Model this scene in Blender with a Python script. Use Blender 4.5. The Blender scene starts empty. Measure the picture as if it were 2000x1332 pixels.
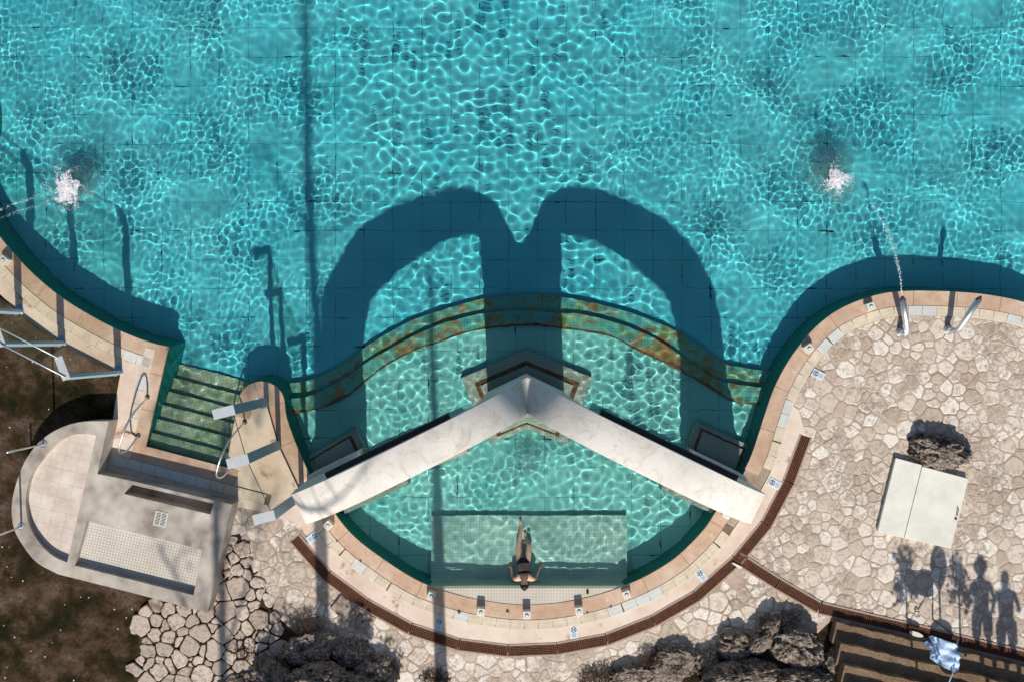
import bpy, bmesh, math, random
import numpy as np
from mathutils import Vector, Matrix, noise
from mathutils.geometry import tessellate_polygon
R = math.radians
rnd = random.Random(7)
sc = bpy.context.scene
COL = sc.collection

# ------------------------------------------------------------------ camera, sky, sun, exposure
H = 17.0                       # camera height above the water (m)
PX = 90.0                      # photo pixels per metre at water level
cam_d = bpy.data.cameras.new('camera')
cam = bpy.data.objects.new('camera', cam_d); COL.objects.link(cam)
cam.location = (0, 0, H)
cam_d.sensor_width = 36
cam_d.angle = 2 * math.atan(1000 / PX / H)
cam_d.clip_end = 400
sc.camera = cam

SUN_EL = R(37.0)
SHIFT = 0.033                  # shadows lean a little to the west
COT = 1 / math.tan(SUN_EL)
world = bpy.data.worlds.new("World"); sc.world = world; world.use_nodes = True
wn = world.node_tree.nodes; bg = wn['Background']
sky = wn.new('ShaderNodeTexSky'); sky.sky_type = 'NISHITA'; sky.sun_disc = False
sky.sun_elevation = SUN_EL
sky.sun_rotation = R(180 - 1.9)
world.node_tree.links.new(sky.outputs[0], bg.inputs[0]); bg.inputs[1].default_value = 0.075
sun_d = bpy.data.lights.new('sun', 'SUN'); sun_d.energy = 4.6; sun_d.angle = R(0.8); sun_d.color = (1, .93, .84)
sun = bpy.data.objects.new('sun', sun_d); COL.objects.link(sun)
sdir = Vector((SHIFT, -1, 0)).normalized() * math.cos(SUN_EL) + Vector((0, 0, math.sin(SUN_EL)))
sun.rotation_euler = sdir.to_track_quat('Z', 'Y').to_euler()
sun_d.cycles.is_caustics_light = True
sc.view_settings.view_transform = 'Standard'; sc.view_settings.look = 'None'
sc.view_settings.exposure = 0.15; sc.view_settings.gamma = 1
sc.cycles.use_denoising = True
sc.cycles.caustics_reflective = False
sc.cycles.caustics_refractive = True
sc.cycles.sample_clamp_indirect = 4
sc.cycles.max_bounces = 10
sc.cycles.transmission_bounces = 8
sc.cycles.diffuse_bounces = 3

# ------------------------------------------------------------------ geometry of the place
def W(px, py, z=0.0):          # where the sight line through a photo pixel meets height z
    s = (H - z) / H / PX
    return Vector(((px - 1000) * s, (666 - py) * s))
def UW(px, py, d):             # the same for a point d metres under water (refracted)
    p = W(px, py); r = p.length
    if r < 1e-6: return p
    th = math.atan(r / H); t2 = math.asin(math.sin(th) / 1.33)
    return p * ((r + d * math.tan(t2)) / r)
def cat(P, n=8):               # Catmull-Rom through points
    P = [Vector(p) for p in P]; Q = [P[0] * 2 - P[1]] + P + [P[-1] * 2 - P[-2]]; out = []
    for i in range(1, len(Q) - 2):
        a, b, c, d = Q[i - 1:i + 3]
        for k in range(n):
            t = k / n
            out.append(.5 * ((2 * b) + (c - a) * t + (2 * a - 5 * b + 4 * c - d) * t * t + (3 * b - a - 3 * c + d) * t ** 3))
    out.append(P[-1]); return out
def offs(P, d):                # offset a polyline to its right-hand side (away from the water)
    out = []
    for i, p in enumerate(P):
        a = P[max(i - 1, 0)]; b = P[min(i + 1, len(P) - 1)]
        t1 = (p - a); t2 = (b - p)
        if t1.length < 1e-9: t1 = t2
        if t2.length < 1e-9: t2 = t1
        t1 = t1.normalized(); t2 = t2.normalized()
        n = Vector((t1.y + t2.y, -t1.x - t2.x)); n.normalize()
        c = max(.45, n.dot(Vector((t1.y, -t1.x))))
        out.append(p + n * (d / c))
    return out
def pip(p, poly):
    x, y = p[0], p[1]; c = False; j = len(poly) - 1
    for i in range(len(poly)):
        xi, yi = poly[i][0], poly[i][1]; xj, yj = poly[j][0], poly[j][1]
        if (yi > y) != (yj > y) and x < (xj - xi) * (y - yi) / (yj - yi) + xi: c = not c
        j = i
    return c

class MB:
    def __init__(s): s.v = []; s.f = []; s.tint = []
    def add(s, vs, fs, tint=None):
        b = len(s.v); s.v += [tuple(v) for v in vs]; s.f += [tuple(i + b for i in f) for f in fs]
        if tint is not None: s.tint += [tint] * len(fs)
    def prism(s, outer, z0, z1, holes=(), bottom=False, tint=None):
        loops = [[Vector((p[0], p[1], 0)) for p in l] for l in [outer] + list(holes)]
        flat = [p for l in loops for p in l]; n = len(flat)
        tri = tessellate_polygon(loops)
        vs = [(p.x, p.y, z1) for p in flat]; fs = []
        for t in tri:
            a, b, c = (flat[i] for i in t)
            fs.append(t if (b - a).cross(c - a).z > 0 else t[::-1])
        if z0 is not None:
            vs += [(p.x, p.y, z0) for p in flat]; k = 0
            for li, l in enumerate(loops):
                m = len(l)
                ar = sum(l[i].x * l[(i + 1) % m].y - l[(i + 1) % m].x * l[i].y for i in range(m))
                for i in range(m):
                    j = (i + 1) % m; q = (k + i, k + i + n, k + j + n, k + j)
                    if (ar > 0) == (li == 0): q = q[::-1]
                    fs.append(q)
                k += m
            if bottom: fs += [tuple(i + n for i in t) for t in tri]
        s.add(vs, fs, tint)
    def box(s, c, sx, sy, sz, rot=0, M=None):
        vs = []
        for dx in (-.5, .5):
            for dy in (-.5, .5):
                for dz in (-.5, .5):
                    v = Vector((dx * sx, dy * sy, dz * sz))
                    v = (M @ v) if M else Matrix.Rotation(rot, 3, 'Z') @ v
                    vs.append(v + Vector(c))
        s.add(vs, [(0, 1, 3, 2), (4, 6, 7, 5), (0, 4, 5, 1), (2, 3, 7, 6), (0, 2, 6, 4), (1, 5, 7, 3)])
    def bar(s, a, b, w, h):    # box beam from a to b
        a = Vector(a); b = Vector(b); d = b - a; L = d.length; x = d.normalized()
        up = Vector((0, 0, 1)) if abs(x.z) < .95 else Vector((0, 1, 0))
        y = up.cross(x).normalized(); z = x.cross(y)
        s.box((a + b) / 2, L, w, h, M=Matrix((x, y, z)).transposed())
    def tube(s, pts, r, n=8, caps=True):
        pts = [Vector(p) for p in pts]; rs = r if isinstance(r, (list, tuple)) else [r] * len(pts)
        vs = []; fs = []; nx = None
        for i, p in enumerate(pts):
            t = (pts[min(i + 1, len(pts) - 1)] - pts[max(i - 1, 0)]).normalized()
            if nx is None: nx = t.orthogonal().normalized()
            nx = (nx - t * nx.dot(t)).normalized(); ny = t.cross(nx)
            for k in range(n):
                a = 2 * math.pi * k / n; vs.append(p + (nx * math.cos(a) + ny * math.sin(a)) * rs[i])
        for i in range(len(pts) - 1):
            for k in range(n):
                k2 = (k + 1) % n; fs.append((i * n + k, i * n + k2, (i + 1) * n + k2, (i + 1) * n + k))
        if caps: fs.append(tuple(range(n))[::-1]); fs.append(tuple((len(pts) - 1) * n + k for k in range(n)))
        s.add(vs, fs)
    def strip(s, A, B, z0, z1, gap=None):   # solid band between polylines A and B
        n = len(A); vs = []; fs = []
        for a, b in zip(A, B): vs += [(a.x, a.y, z1), (b.x, b.y, z1), (b.x, b.y, z0), (a.x, a.y, z0)]
        for i in range(n - 1):
            o = i * 4; q = o + 4
            for k in range(4):
                k2 = (k + 1) % 4
                fs.append((o + k, o + k2, q + k2, q + k))
        fs.append((0, 3, 2, 1)); e = (n - 1) * 4; fs.append((e, e + 1, e + 2, e + 3))
        s.add(vs, fs)
    def build(s, name, mat, parent=None, smooth=False, bevel=0, seg=2, recalc=True):
        me = bpy.data.meshes.new(name); me.from_pydata(s.v, [], s.f)
        if s.tint:
            at = me.attributes.new('tint', 'FLOAT', 'FACE'); at.data.foreach_set('value', s.tint)
        if recalc:
            bm = bmesh.new(); bm.from_mesh(me); bmesh.ops.recalc_face_normals(bm, faces=bm.faces)
            if bevel:
                bmesh.ops.remove_doubles(bm, verts=bm.verts, dist=1e-5)
                ed = [e for e in bm.edges if len(e.link_faces) == 2 and e.calc_face_angle(0) > R(25)]
                try: bmesh.ops.bevel(bm, geom=ed, offset=bevel, segments=seg, profile=.5, affect='EDGES', clamp_overlap=True)
                except Exception: pass
            bm.to_mesh(me); bm.free()
        if smooth: me.shade_smooth()
        me.materials.append(mat)
        o = bpy.data.objects.new(name, me); COL.objects.link(o)
        if parent: o.parent = parent
        o.cycles.is_caustics_receiver = True
        return o
def tag(o, label=None, cat=None, group=None, kind=None):
    if label: o['label'] = label
    if cat: o['category'] = cat
    if group: o['group'] = group
    if kind: o['kind'] = kind
    return o
def empty(name, loc, rz, label, cat, group=None):
    o = bpy.data.objects.new(name, None); COL.objects.link(o); o.location = loc; o.rotation_euler = (0, 0, rz)
    o.empty_display_size = .1
    return tag(o, label, cat, group)
def copy_tree(o, parent=None):
    c = o.copy(); COL.objects.link(c); c.parent = parent
    for ch in list(o.children): copy_tree(ch, c)
    return c
ORD = ['first', 'second', 'third', 'fourth', 'fifth', 'sixth', 'seventh', 'eighth', 'ninth', 'tenth', 'eleventh', 'twelfth', 'thirteenth',
       'fourteenth', 'fifteenth', 'sixteenth', 'seventeenth', 'eighteenth', 'nineteenth', 'twentieth']
def ordinal(i):
    if i < 20: return ORD[i]
    t = ['twenty', 'thirty', 'forty', 'fifty'][(i + 1) // 10 - 2]; u = (i + 1) % 10
    return (t[:-1] + 'ieth') if u == 0 else t + '-' + ORD[u - 1]

# ------------------------------------------------------------------ materials
def C(r, g, b):                # sRGB 0-255 -> linear
    f = lambda c: c / 12.92 if c <= .04045 else ((c + .055) / 1.055) ** 2.4
    return (f(r / 255), f(g / 255), f(b / 255), 1)
class NT:
    def __init__(s, name):
        s.m = bpy.data.materials.new(name); s.m.use_nodes = True; s.t = s.m.node_tree; s.n = s.t.nodes
        s.b = s.n['Principled BSDF']; s.geo = s.n.new('ShaderNodeNewGeometry')
    def l(s, a, b): s.t.links.new(a, b)
    def noise(s, scale, detail=5, rough=.6, vec=None, dist=0):
        n = s.n.new('ShaderNodeTexNoise'); n.inputs['Scale'].default_value = scale; n.inputs['Detail'].default_value = detail
        n.inputs['Roughness'].default_value = rough; n.inputs['Distortion'].default_value = dist
        s.l(vec or s.geo.outputs['Position'], n.inputs['Vector']); return n.outputs['Fac']
    def ramp(s, fac, stops, mode='LINEAR'):
        r = s.n.new('ShaderNodeValToRGB'); e = r.color_ramp; e.interpolation = mode
        while len(e.elements) < len(stops): e.elements.new(.5)
        for el, (p, c) in zip(e.elements, stops): el.position = p; el.color = c if len(c) == 4 else (*c, 1)
        s.l(fac, r.inputs[0]); return r.outputs[0]
    def mix(s, fac, a, b, mode='MIX'):
        m = s.n.new('ShaderNodeMix'); m.data_type = 'RGBA'; m.blend_type = mode
        for i, v in ((0, fac), (6, a), (7, b)):
            if isinstance(v, (int, float)): m.inputs[i].default_value = v
            elif isinstance(v, tuple): m.inputs[i].default_value = v
            else: s.l(v, m.inputs[i])
        return m.outputs[2]
    def math(s, op, a, b=0, c=0):
        m = s.n.new('ShaderNodeMath'); m.operation = op
        for i, v in enumerate((a, b, c)):
            if isinstance(v, (int, float)): m.inputs[i].default_value = v
            else: s.l(v, m.inputs[i])
        return m.outputs[0]
    def bump(s, h, strength, dist=.01):
        b = s.n.new('ShaderNodeBump'); b.inputs['Strength'].default_value = strength; b.inputs['Distance'].default_value = dist
        s.l(h, b.inputs['Height']); s.l(b.outputs[0], s.b.inputs['Normal'])
    def vrot(s, rot, scale=1):
        m = s.n.new('ShaderNodeMapping'); m.inputs['Rotation'].default_value = (0, 0, rot); m.inputs['Scale'].default_value = (scale,) * 3
        s.l(s.geo.outputs['Position'], m.inputs['Vector']); return m.outputs[0]
    def grid(s, size, width, vec=None, warp=0.0, warp_scale=3, ox=0.0, oy=0.0):   # 1 on grid lines
        v = vec or s.geo.outputs['Position']
        if warp:
            nn = s.n.new('ShaderNodeTexNoise'); nn.inputs['Scale'].default_value = warp_scale; nn.inputs['Detail'].default_value = 4; s.l(v, nn.inputs['Vector'])
            vm = s.n.new('ShaderNodeVectorMath'); vm.operation = 'MULTIPLY_ADD'; s.l(nn.outputs['Color'], vm.inputs[0])
            vm.inputs[1].default_value = (warp,) * 3; s.l(v, vm.inputs[2]); v = vm.outputs[0]
        sp = s.n.new('ShaderNodeSeparateXYZ'); s.l(v, sp.inputs[0]); out = None
        for k, o in ((0, ox), (1, oy)):
            a = s.math('ADD', sp.outputs[k], o + 100 * size)
            p = s.math('PINGPONG', a, size / 2)
            q = s.math('LESS_THAN', p, width / 2)
            out = q if out is None else s.math('MAXIMUM', out, q)
        return out
    def col(s, c): s.l(c, s.b.inputs['Base Color']) if not isinstance(c, tuple) else setattr(s.b.inputs['Base Color'], 'default_value', c)
    def done(s, rough=.8, spec=.3, metal=0):
        s.b.inputs['Roughness'].default_value = rough; s.b.inputs['Specular IOR Level'].default_value = spec; s.b.inputs['Metallic'].default_value = metal
        return s.m
def simple(name, c, rough=.7, metal=0, var=.12, scale=14, spec=.3, bump=0):
    k = NT(name); n = k.noise(scale)
    a = tuple(max(0, v * (1 - var)) for v in c[:3]) + (1,); b = tuple(v * (1 + var) for v in c[:3]) + (1,)
    k.col(k.ramp(n, [(.3, a), (.7, b)]))
    if bump: k.bump(n, bump)
    return k.done(rough, spec, metal)
M = {}
# plaster of the arch
k = NT('white_plaster'); n1 = k.noise(1.3, 6, .65); n2 = k.noise(22, 4, .7)
c = k.ramp(n1, [(.3, C(214, 209, 200)), (.55, C(232, 228, 219)), (.8, C(238, 235, 227))])
c = k.mix(k.ramp(n2, [(.62, (0, 0, 0)), (.8, (.35, .35, .35))]), c, C(180, 174, 162))
c = k.mix(k.ramp(k.noise(2.2, 7, .75, dist=1.2), [(.52, (0, 0, 0)), (.66, (.6, .6, .6))]), c, C(192, 178, 156))
c = k.mix(k.ramp(k.noise(.9, 3, .5, dist=2.5), [(.494, (0, 0, 0)), (.498, (.5, .5, .5)), (.502, (0, 0, 0))]), c, C(120, 112, 100))
k.col(c); k.bump(k.mix(.5, n2, k.noise(5, 5, .6)), .4, .02); M['plaster'] = k.done(.9, .15)
# coping
k = NT('terracotta_coping'); n1 = k.noise(1.1, 5); n2 = k.noise(9, 6, .7)
c = k.ramp(n1, [(.3, C(180, 150, 126)), (.5, C(196, 168, 144)), (.68, C(210, 188, 168))])
c = k.mix(k.ramp(n2, [(.45, (0, 0, 0)), (.75, (.5, .5, .5))]), c, C(156, 120, 100))
c = k.mix(k.ramp(k.noise(3.2, 4, .5), [(.66, (0, 0, 0)), (.74, (.6, .6, .6))]), c, C(226, 205, 190))
k.col(c); k.bump(n2, .2); M['coping'] = k.done(.75, .25)
# concrete apron
k = NT('pale_concrete'); n1 = k.noise(.9, 6, .65); n2 = k.noise(7, 6, .7)
c = k.ramp(n1, [(.3, C(204, 182, 164)), (.5, C(222, 204, 188)), (.7, C(230, 216, 202))])
c = k.mix(k.ramp(n2, [(.5, (0, 0, 0)), (.8, (.35, .35, .35))]), c, C(172, 142, 120))
c = k.mix(k.ramp(k.noise(1.4, 5, .7, dist=.6), [(.60, (0, 0, 0)), (.68, (.75, .75, .75))]), c, C(150, 104, 76))
c = k.mix(k.ramp(k.noise(1.9, 6, .75, dist=1), [(.66, (0, 0, 0)), (.72, (.8, .8, .8))]), c, C(70, 54, 46))
k.col(c); k.bump(n2, .2); M['concrete'] = k.done(.85, .2)
k = NT('mortar'); n1 = k.noise(.8, 6, .65); n2 = k.noise(16, 6, .75)
c = k.ramp(n1, [(.32, C(148, 130, 114)), (.5, C(186, 168, 150)), (.68, C(204, 188, 171))])
c = k.mix(k.ramp(n2, [(.4, (0, 0, 0)), (.75, (.45, .45, .45))]), c, C(126, 106, 92))
k.col(c); k.bump(n2, .5, .02); M['mortar'] = k.done(.95, .1)
def stone_mat(name, A, B, Cc, dirt, dirt_amt=.6):
    k = NT(name); at = k.n.new('ShaderNodeAttribute'); at.attribute_name = 'tint'
    c = k.ramp(at.outputs['Fac'], [(0, A), (.5, B), (1, Cc)])
    n2 = k.noise(11, 7, .75); n3 = k.noise(38, 4, .7); big = k.noise(.55, 5, .6)
    c = k.mix(k.ramp(n2, [(.45, (0, 0, 0)), (.72, (.5, .5, .5))]), c, dirt)
    c = k.mix(k.ramp(n3, [(.55, (0, 0, 0)), (.75, (.3, .3, .3))]), c, dirt)
    c = k.mix(k.ramp(k.mix(.55, big, n2), [(.49, (0, 0, 0)), (.6, (dirt_amt,) * 3)]), c, dirt)
    c = k.mix(k.ramp(k.mix(.3, k.noise(.75, 7, .7, dist=1.1), n2), [(.535, (0, 0, 0)), (.60, (.62, .62, .62))]), c, dirt)
    c = k.mix(k.ramp(k.mix(.35, k.noise(1.9, 7, .75, dist=1.6), n3), [(.565, (0, 0, 0)), (.62, (.6, .6, .6))]), c, C(96, 80, 70))
    k.col(c); k.bump(k.mix(.5, n2, n3), .6, .015); return k.done(.9, .15)
M['stone'] = stone_mat('cream_stone', C(188, 171, 154), C(216, 203, 188), C(234, 227, 216), C(146, 132, 118), .7)
M['stone_rough'] = stone_mat('grey_stone', C(172, 158, 144), C(194, 180, 166), C(214, 198, 182), C(96, 82, 72), .7)
# lawn and soil
k = NT('dry_lawn'); n1 = k.noise(1.2, 6, .65); n2 = k.noise(14, 7, .8)
c = k.ramp(n1, [(.36, C(34, 38, 18)), (.46, C(64, 54, 34)), (.53, C(94, 76, 60)), (.66, C(126, 108, 94))])
c = k.mix(k.ramp(n2, [(.4, (0, 0, 0)), (.7, (.85, .85, .85))]), c, C(30, 24, 18))
k.col(c); k.bump(n2, 1, .05); M['lawn'] = k.done(.95, .05)
k = NT('dark_soil'); n1 = k.noise(2.5, 6, .7); n2 = k.noise(26, 7, .8)
c = k.ramp(n1, [(.3, C(44, 36, 26)), (.6, C(78, 64, 48))]); c = k.mix(k.ramp(n2, [(.5, (0, 0, 0)), (.8, (.7, .7, .7))]), c, C(104, 84, 66))
k.col(c); k.bump(n2, 1, .04); M['soil'] = k.done(.95, .05)
k = NT('gravel_step'); n1 = k.noise(2, 6, .7); n2 = k.noise(30, 7, .85)
c = k.ramp(n1, [(.3, C(128, 104, 82)), (.6, C(164, 140, 116))]); c = k.mix(k.ramp(n2, [(.48, (0, 0, 0)), (.62, (.85, .85, .85))]), c, C(70, 54, 42))
k.col(c); k.bump(n2, 1, .03); M['gravel'] = k.done(.95, .05)
# boulders
k = NT('rough_limestone'); n1 = k.noise(3.5, 8, .75); n2 = k.noise(20, 7, .8)
c = k.ramp(n2, [(.34, C(40, 34, 30)), (.46, C(124, 112, 102)), (.60, C(190, 176, 162))])
c = k.mix(k.ramp(n1, [(.40, (.85, .85, .85)), (.50, (0, 0, 0))]), c, C(40, 35, 30))
c = k.mix(k.ramp(k.noise(2.3, 5, .6), [(.6, (0, 0, 0)), (.7, (.6, .6, .6))]), c, C(82, 74, 30))
k.col(c); k.bump(k.mix(.5, n1, n2), 1, .08); M['rock'] = k.done(.95, .1)
# pool floor : painted slabs with cracked joints
def pool_floor(name, base, dark, line, size=.645, ox=0, oy=0):
    k = NT(name); n1 = k.noise(.7, 5, .6); n2 = k.noise(6, 5, .7)
    c = k.ramp(n1, [(.3, dark), (.7, base)])
    c = k.mix(k.ramp(n2, [(.55, (0, 0, 0)), (.8, (.3, .3, .3))]), c, dark)
    g1 = k.grid(size, .013, warp=.05, warp_scale=5, ox=ox, oy=oy); g2 = k.grid(size, .03, warp=.055, warp_scale=7, ox=ox, oy=oy)
    m1 = k.ramp(k.noise(1.7, 3), [(.40, (.15, .15, .15)), (.6, (.8, .8, .8))])
    m2 = k.ramp(k.noise(2.6, 4), [(.6, (0, 0, 0)), (.68, (1, 1, 1))])
    c = k.mix(k.math('MULTIPLY', g1, m1), c, line); c = k.mix(k.math('MULTIPLY', g2, m2), c, C(10, 32, 30))
    k.col(c); return k.done(.8, .1)
M['floor'] = pool_floor('pool_floor_paint', C(108, 220, 229), C(82, 208, 221), C(6, 66, 78), ox=.05, oy=.1)
M['basin'] = pool_floor('basin_floor_paint', C(150, 226, 216), C(124, 214, 206), C(10, 70, 76), ox=-.1, oy=.2)
def mosaic(name, a, b, grout, size=.065, rot=0, stain=None, thr=(.55, .68), width=.011):
    k = NT(name); n1 = k.noise(1.6, 6, .65); c = k.ramp(n1, [(.35, a), (.65, b)])
    c = k.mix(k.math('MULTIPLY', k.grid(size, width, vec=k.vrot(rot)), .55), c, grout)
    if stain:
        c = k.mix(k.ramp(k.noise(1.9, 7, .75, dist=.8), [(thr[0], (0, 0, 0)), (thr[1], (.9, .9, .9))]), c, stain[0])
        c = k.mix(k.ramp(k.noise(3.1, 6, .7, dist=.5), [(thr[0] + .02, (0, 0, 0)), (thr[1] + .02, (.85, .85, .85))]), c, stain[1])
    k.col(c); return k.done(.6, .25)
M['wall'] = mosaic('green_mosaic_wall', C(24, 150, 146), C(20, 136, 118), C(10, 80, 80))
M['shelf'] = mosaic('pale_green_mosaic', C(160, 212, 200), C(184, 224, 208), C(120, 176, 168), stain=(C(110, 160, 120), C(120, 130, 90)), thr=(.62, .75))
M['dry'] = mosaic('pale_mosaic', C(196, 190, 176), C(210, 204, 192), C(140, 132, 120), width=.012)
M['step'] = mosaic('algae_mosaic_step', C(156, 194, 156), C(196, 208, 182), C(84, 120, 96), rot=R(-14.6), stain=(C(120, 150, 70), C(180, 172, 120)), thr=(.52, .64))
M['tread'] = mosaic('algae_curved_step', C(86, 184, 178), C(124, 196, 160), C(60, 128, 120), stain=(C(158, 116, 56), C(124, 146, 70)), thr=(.51, .59))
M['ledge'] = mosaic('pale_ledge', C(170, 186, 168), C(186, 196, 180), C(120, 140, 126), stain=(C(150, 120, 90), C(150, 160, 120)), thr=(.6, .7))
M['rust'] = simple('rust_stain', C(118, 84, 58), .95, var=.6, scale=9)
k = NT('stain_line'); M['stainline'] = M['rust']
k = NT('riser_mosaic'); k.col(C(20, 74, 66)); M['riser'] = k.done(.7)
M['steel'] = simple('brushed_steel', (.78, .79, .8, 1), .42, 1, .08)
M['steel_blue'] = simple('painted_post', C(150, 176, 190), .5, .2, .07, 5)
M['post_cap'] = simple('pale_cap', C(214, 220, 222), .35, .35, .08, 5)
k = NT('white_paint'); c = k.ramp(k.noise(1.6, 6, .7), [(.35, C(214, 212, 200)), (.6, C(230, 230, 220))]); c = k.mix(k.ramp(k.noise(6, 7, .8), [(.6, (0, 0, 0)), (.8, (.4, .4, .4))]), c, C(176, 166, 148)); k.col(c); M['white'] = k.done(.55, .3)
M['offwhite'] = simple('white_box', C(214, 212, 204), .6, 0, .05, 5)
M['sign'] = simple('sign_tile', C(206, 220, 228), .4, 0, .04, 5)
M['ink'] = simple('sign_ink', C(56, 46, 86), .6)
M['inkpale'] = simple('sign_text', C(134, 150, 170), .6)
M['slat'] = simple('aged_slat', C(222, 208, 186), .65, 0, .14, 5)
M['slat_white'] = simple('new_slat', C(216, 218, 212), .5, 0, .08, 5)
M['grate'] = simple('rusty_grate', C(122, 80, 60), .8, .1, .3, 9)
M['black'] = simple('pit_shade', C(26, 20, 18), .95, var=.3)  # flat black that stands for the shade down in pits, slots and holes
M['darkmetal'] = simple('dark_channel', C(76, 74, 76), .6, .2, .25, 5)
k = NT('grey_render'); n1 = k.noise(1.5, 6, .7); n2 = k.noise(12, 6, .75)
c = k.ramp(n1, [(.36, C(140, 132, 124)), (.5, C(182, 173, 162)), (.64, C(206, 198, 186))]); c = k.mix(k.ramp(n2, [(.45, (0, 0, 0)), (.75, (.45, .45, .45))]), c, C(128, 118, 108)); k.col(c); k.bump(n2, .3); M['footbath'] = k.done(.9, .1)
k = NT('basin_slabs'); n1 = k.noise(2.2, 6, .7); c = k.ramp(n1, [(.35, C(196, 180, 166)), (.65, C(222, 212, 202))])
c = k.mix(k.ramp(k.noise(3, 6, .7), [(.62, (0, 0, 0)), (.75, (.6, .6, .6))]), c, C(186, 134, 100))
c = k.mix(k.math('MULTIPLY', k.grid(.3, .006, vec=k.vrot(R(13))), .5), c, C(120, 104, 92)); k.col(c); M['slabs'] = k.done(.85, .15)
M['tilebath'] = mosaic('small_bath_tiles', C(200, 192, 178), C(216, 210, 200), C(110, 98, 88), size=.062, rot=R(13), stain=(C(150, 118, 96), C(120, 112, 104)), thr=(.6, .8))
M['foam'] = simple('white_foam', (.86, .86, .9, 1), .9, 0, .03)
M['skin'] = simple('skin', C(222, 176, 150), .55, 0, .08, 10)
M['hair'] = simple('dark_hair', C(26, 20, 18), .5, 0, .2, 30)
M['black_cloth'] = simple('black_swimwear', C(22, 24, 26), .8)
M['cloth'] = simple('pale_blue_cloth', C(176, 202, 232), .55, 0, .06, 6)
M['leaf'] = simple('dry_leaf', C(70, 40, 28), .9, 0, .3)
M['bark'] = simple('bark', C(88, 72, 58), .95, 0, .3, 8, .1, .5)
M['green'] = simple('foliage', C(60, 78, 40), .8, 0, .5, 1.5)
M['brush'] = simple('dry_brush', C(84, 58, 42), .95, 0, .6, 9)
M['daisy'] = simple('daisy_white', C(232, 232, 214), .8, 0, .03)
k = NT('clear_glass'); tr = k.n.new('ShaderNodeBsdfTransparent'); tr.inputs[0].default_value = (.94, .94, .89, 1)
gl = k.n.new('ShaderNodeBsdfGlossy'); gl.inputs['Roughness'].default_value = .03
mx = k.n.new('ShaderNodeMixShader'); mx.inputs[0].default_value = .05
k.l(tr.outputs[0], mx.inputs[1]); k.l(gl.outputs[0], mx.inputs[2])
k.l(mx.outputs[0], k.n['Material Output'].inputs['Surface']); M['glass'] = k.m
k = NT('water'); g = k.n.new('ShaderNodeBsdfGlass'); g.inputs['IOR'].default_value = 1.33; g.inputs['Roughness'].default_value = 0
g.inputs['Color'].default_value = (.93, .99, .99, 1); k.l(g.outputs[0], k.n['Material Output'].inputs['Surface']); M['water'] = k.m
k = NT('drops'); k.col((.85, .9, .92, 1)); M['drops'] = k.done(.2, .8)

# ------------------------------------------------------------------ pool outline
LEFT = [(-150, -180), (-100, 0), (-60, 100), (-42, 200), (-46, 300), (-45, 370), (-28, 425), (0, 467), (33, 506), (72, 545), (120, 584), (168, 614), (216, 640), (264, 661), (300, 673), (326, 679)]
NOSE = [(447, 880), (457, 825), (468, 782), (475, 765), (488, 753), (509, 747), (530, 752), (546, 765), (553, 782), (558, 817), (577, 870), (605, 933)]
BOT = [(605, 933), (627, 966), (664, 1020), (699, 1057), (744, 1091), (796, 1125), (839, 1146), (898, 1165), (957, 1177), (1015, 1183), (1074, 1181), (1133, 1172), (1183, 1159), (1227, 1143), (1275, 1120), (1325, 1087), (1375, 1037), (1402, 998), (1435, 955), (1457, 917)]
RIGHT = [(1457, 917), (1470, 889), (1484, 848), (1496, 810), (1515, 757), (1544, 703), (1581, 655), (1613, 625), (1645, 604), (1685, 587), (1730, 575), (1775, 571), (1820, 571), (1872, 573), (1933, 579), (2000, 593), (2060, 620), (2110, 665), (2160, 720), (2250, 740)]
Z0 = .07
left = cat([W(*p, Z0) for p in LEFT]); nose = cat([W(*p, Z0) for p in NOSE])
bot = cat([W(*p, Z0) for p in BOT]); right = cat([W(*p, Z0) for p in RIGHT])
cA, cB = W(282, 873, Z0), W(443, 915, Z0)
def seg(a, b, n): return [a.lerp(b, i / n) for i in range(n)]
entry = seg(left[-1], cA, 10)[1:] + seg(cA, cB, 10) + seg(cB, nose[0], 3)
outline = left + entry + nose + bot[1:] + right[1:] + [W(2250, -180)]
hole = outline

# ------------------------------------------------------------------ ground, terrace
big = [(-60, -60), (60, -60), (60, 60), (-60, 60)]
mb = MB(); mb.prism([Vector(p) for p in big], None, 0.035, [hole]); tag(mb.build('ground', M['lawn'], recalc=False), kind='structure')
TB = [(-300, -400), (-300, 300), (-120, 480), (0, 575), (38, 612), (122, 672), (235, 730), (226, 780), (214, 880), (190, 926), (455, 990), (440, 1040),
      (500, 1110), (560, 1230), (700, 1330), (900, 1440), (1200, 1420), (1500, 1330), (1622, 1212), (2000, 1304), (2500, 1430), (2500, -400)]
mb = MB(); mb.prism([W(*p, .05) for p in TB], -.02, .05, [hole]); tag(mb.build('terrace', M['mortar'], recalc=False), kind='structure')
# concrete apron beside the left gutter and round the entry steps
AP = [(-120, 440), (0, 500), (60, 560), (140, 625), (240, 690), (330, 690), (300, 880), (450, 925), (470, 780), (510, 760), (560, 790), (600, 940), (640, 1000), (655, 1060), (600, 1060), (570, 1040), (455, 985), (192, 922), (214, 880), (226, 780), (235, 730), (122, 672), (38, 612), (0, 575), (-120, 480)]
apron_poly = [W(*p, .056) for p in [(-120, 480), (0, 575), (38, 612), (122, 672), (235, 730), (226, 780), (212, 880), (192, 924), (455, 988), (520, 1000), (560, 1018), (590, 1036), (640, 1085), (690, 1110)]]
inner = left[56:] + entry + nose + bot[1:18]
mb = MB(); mb.prism(apron_poly[::1] + inner[::-1], None, .056); tag(mb.build('pool_apron', M['concrete'], recalc=False), kind='structure')

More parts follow.
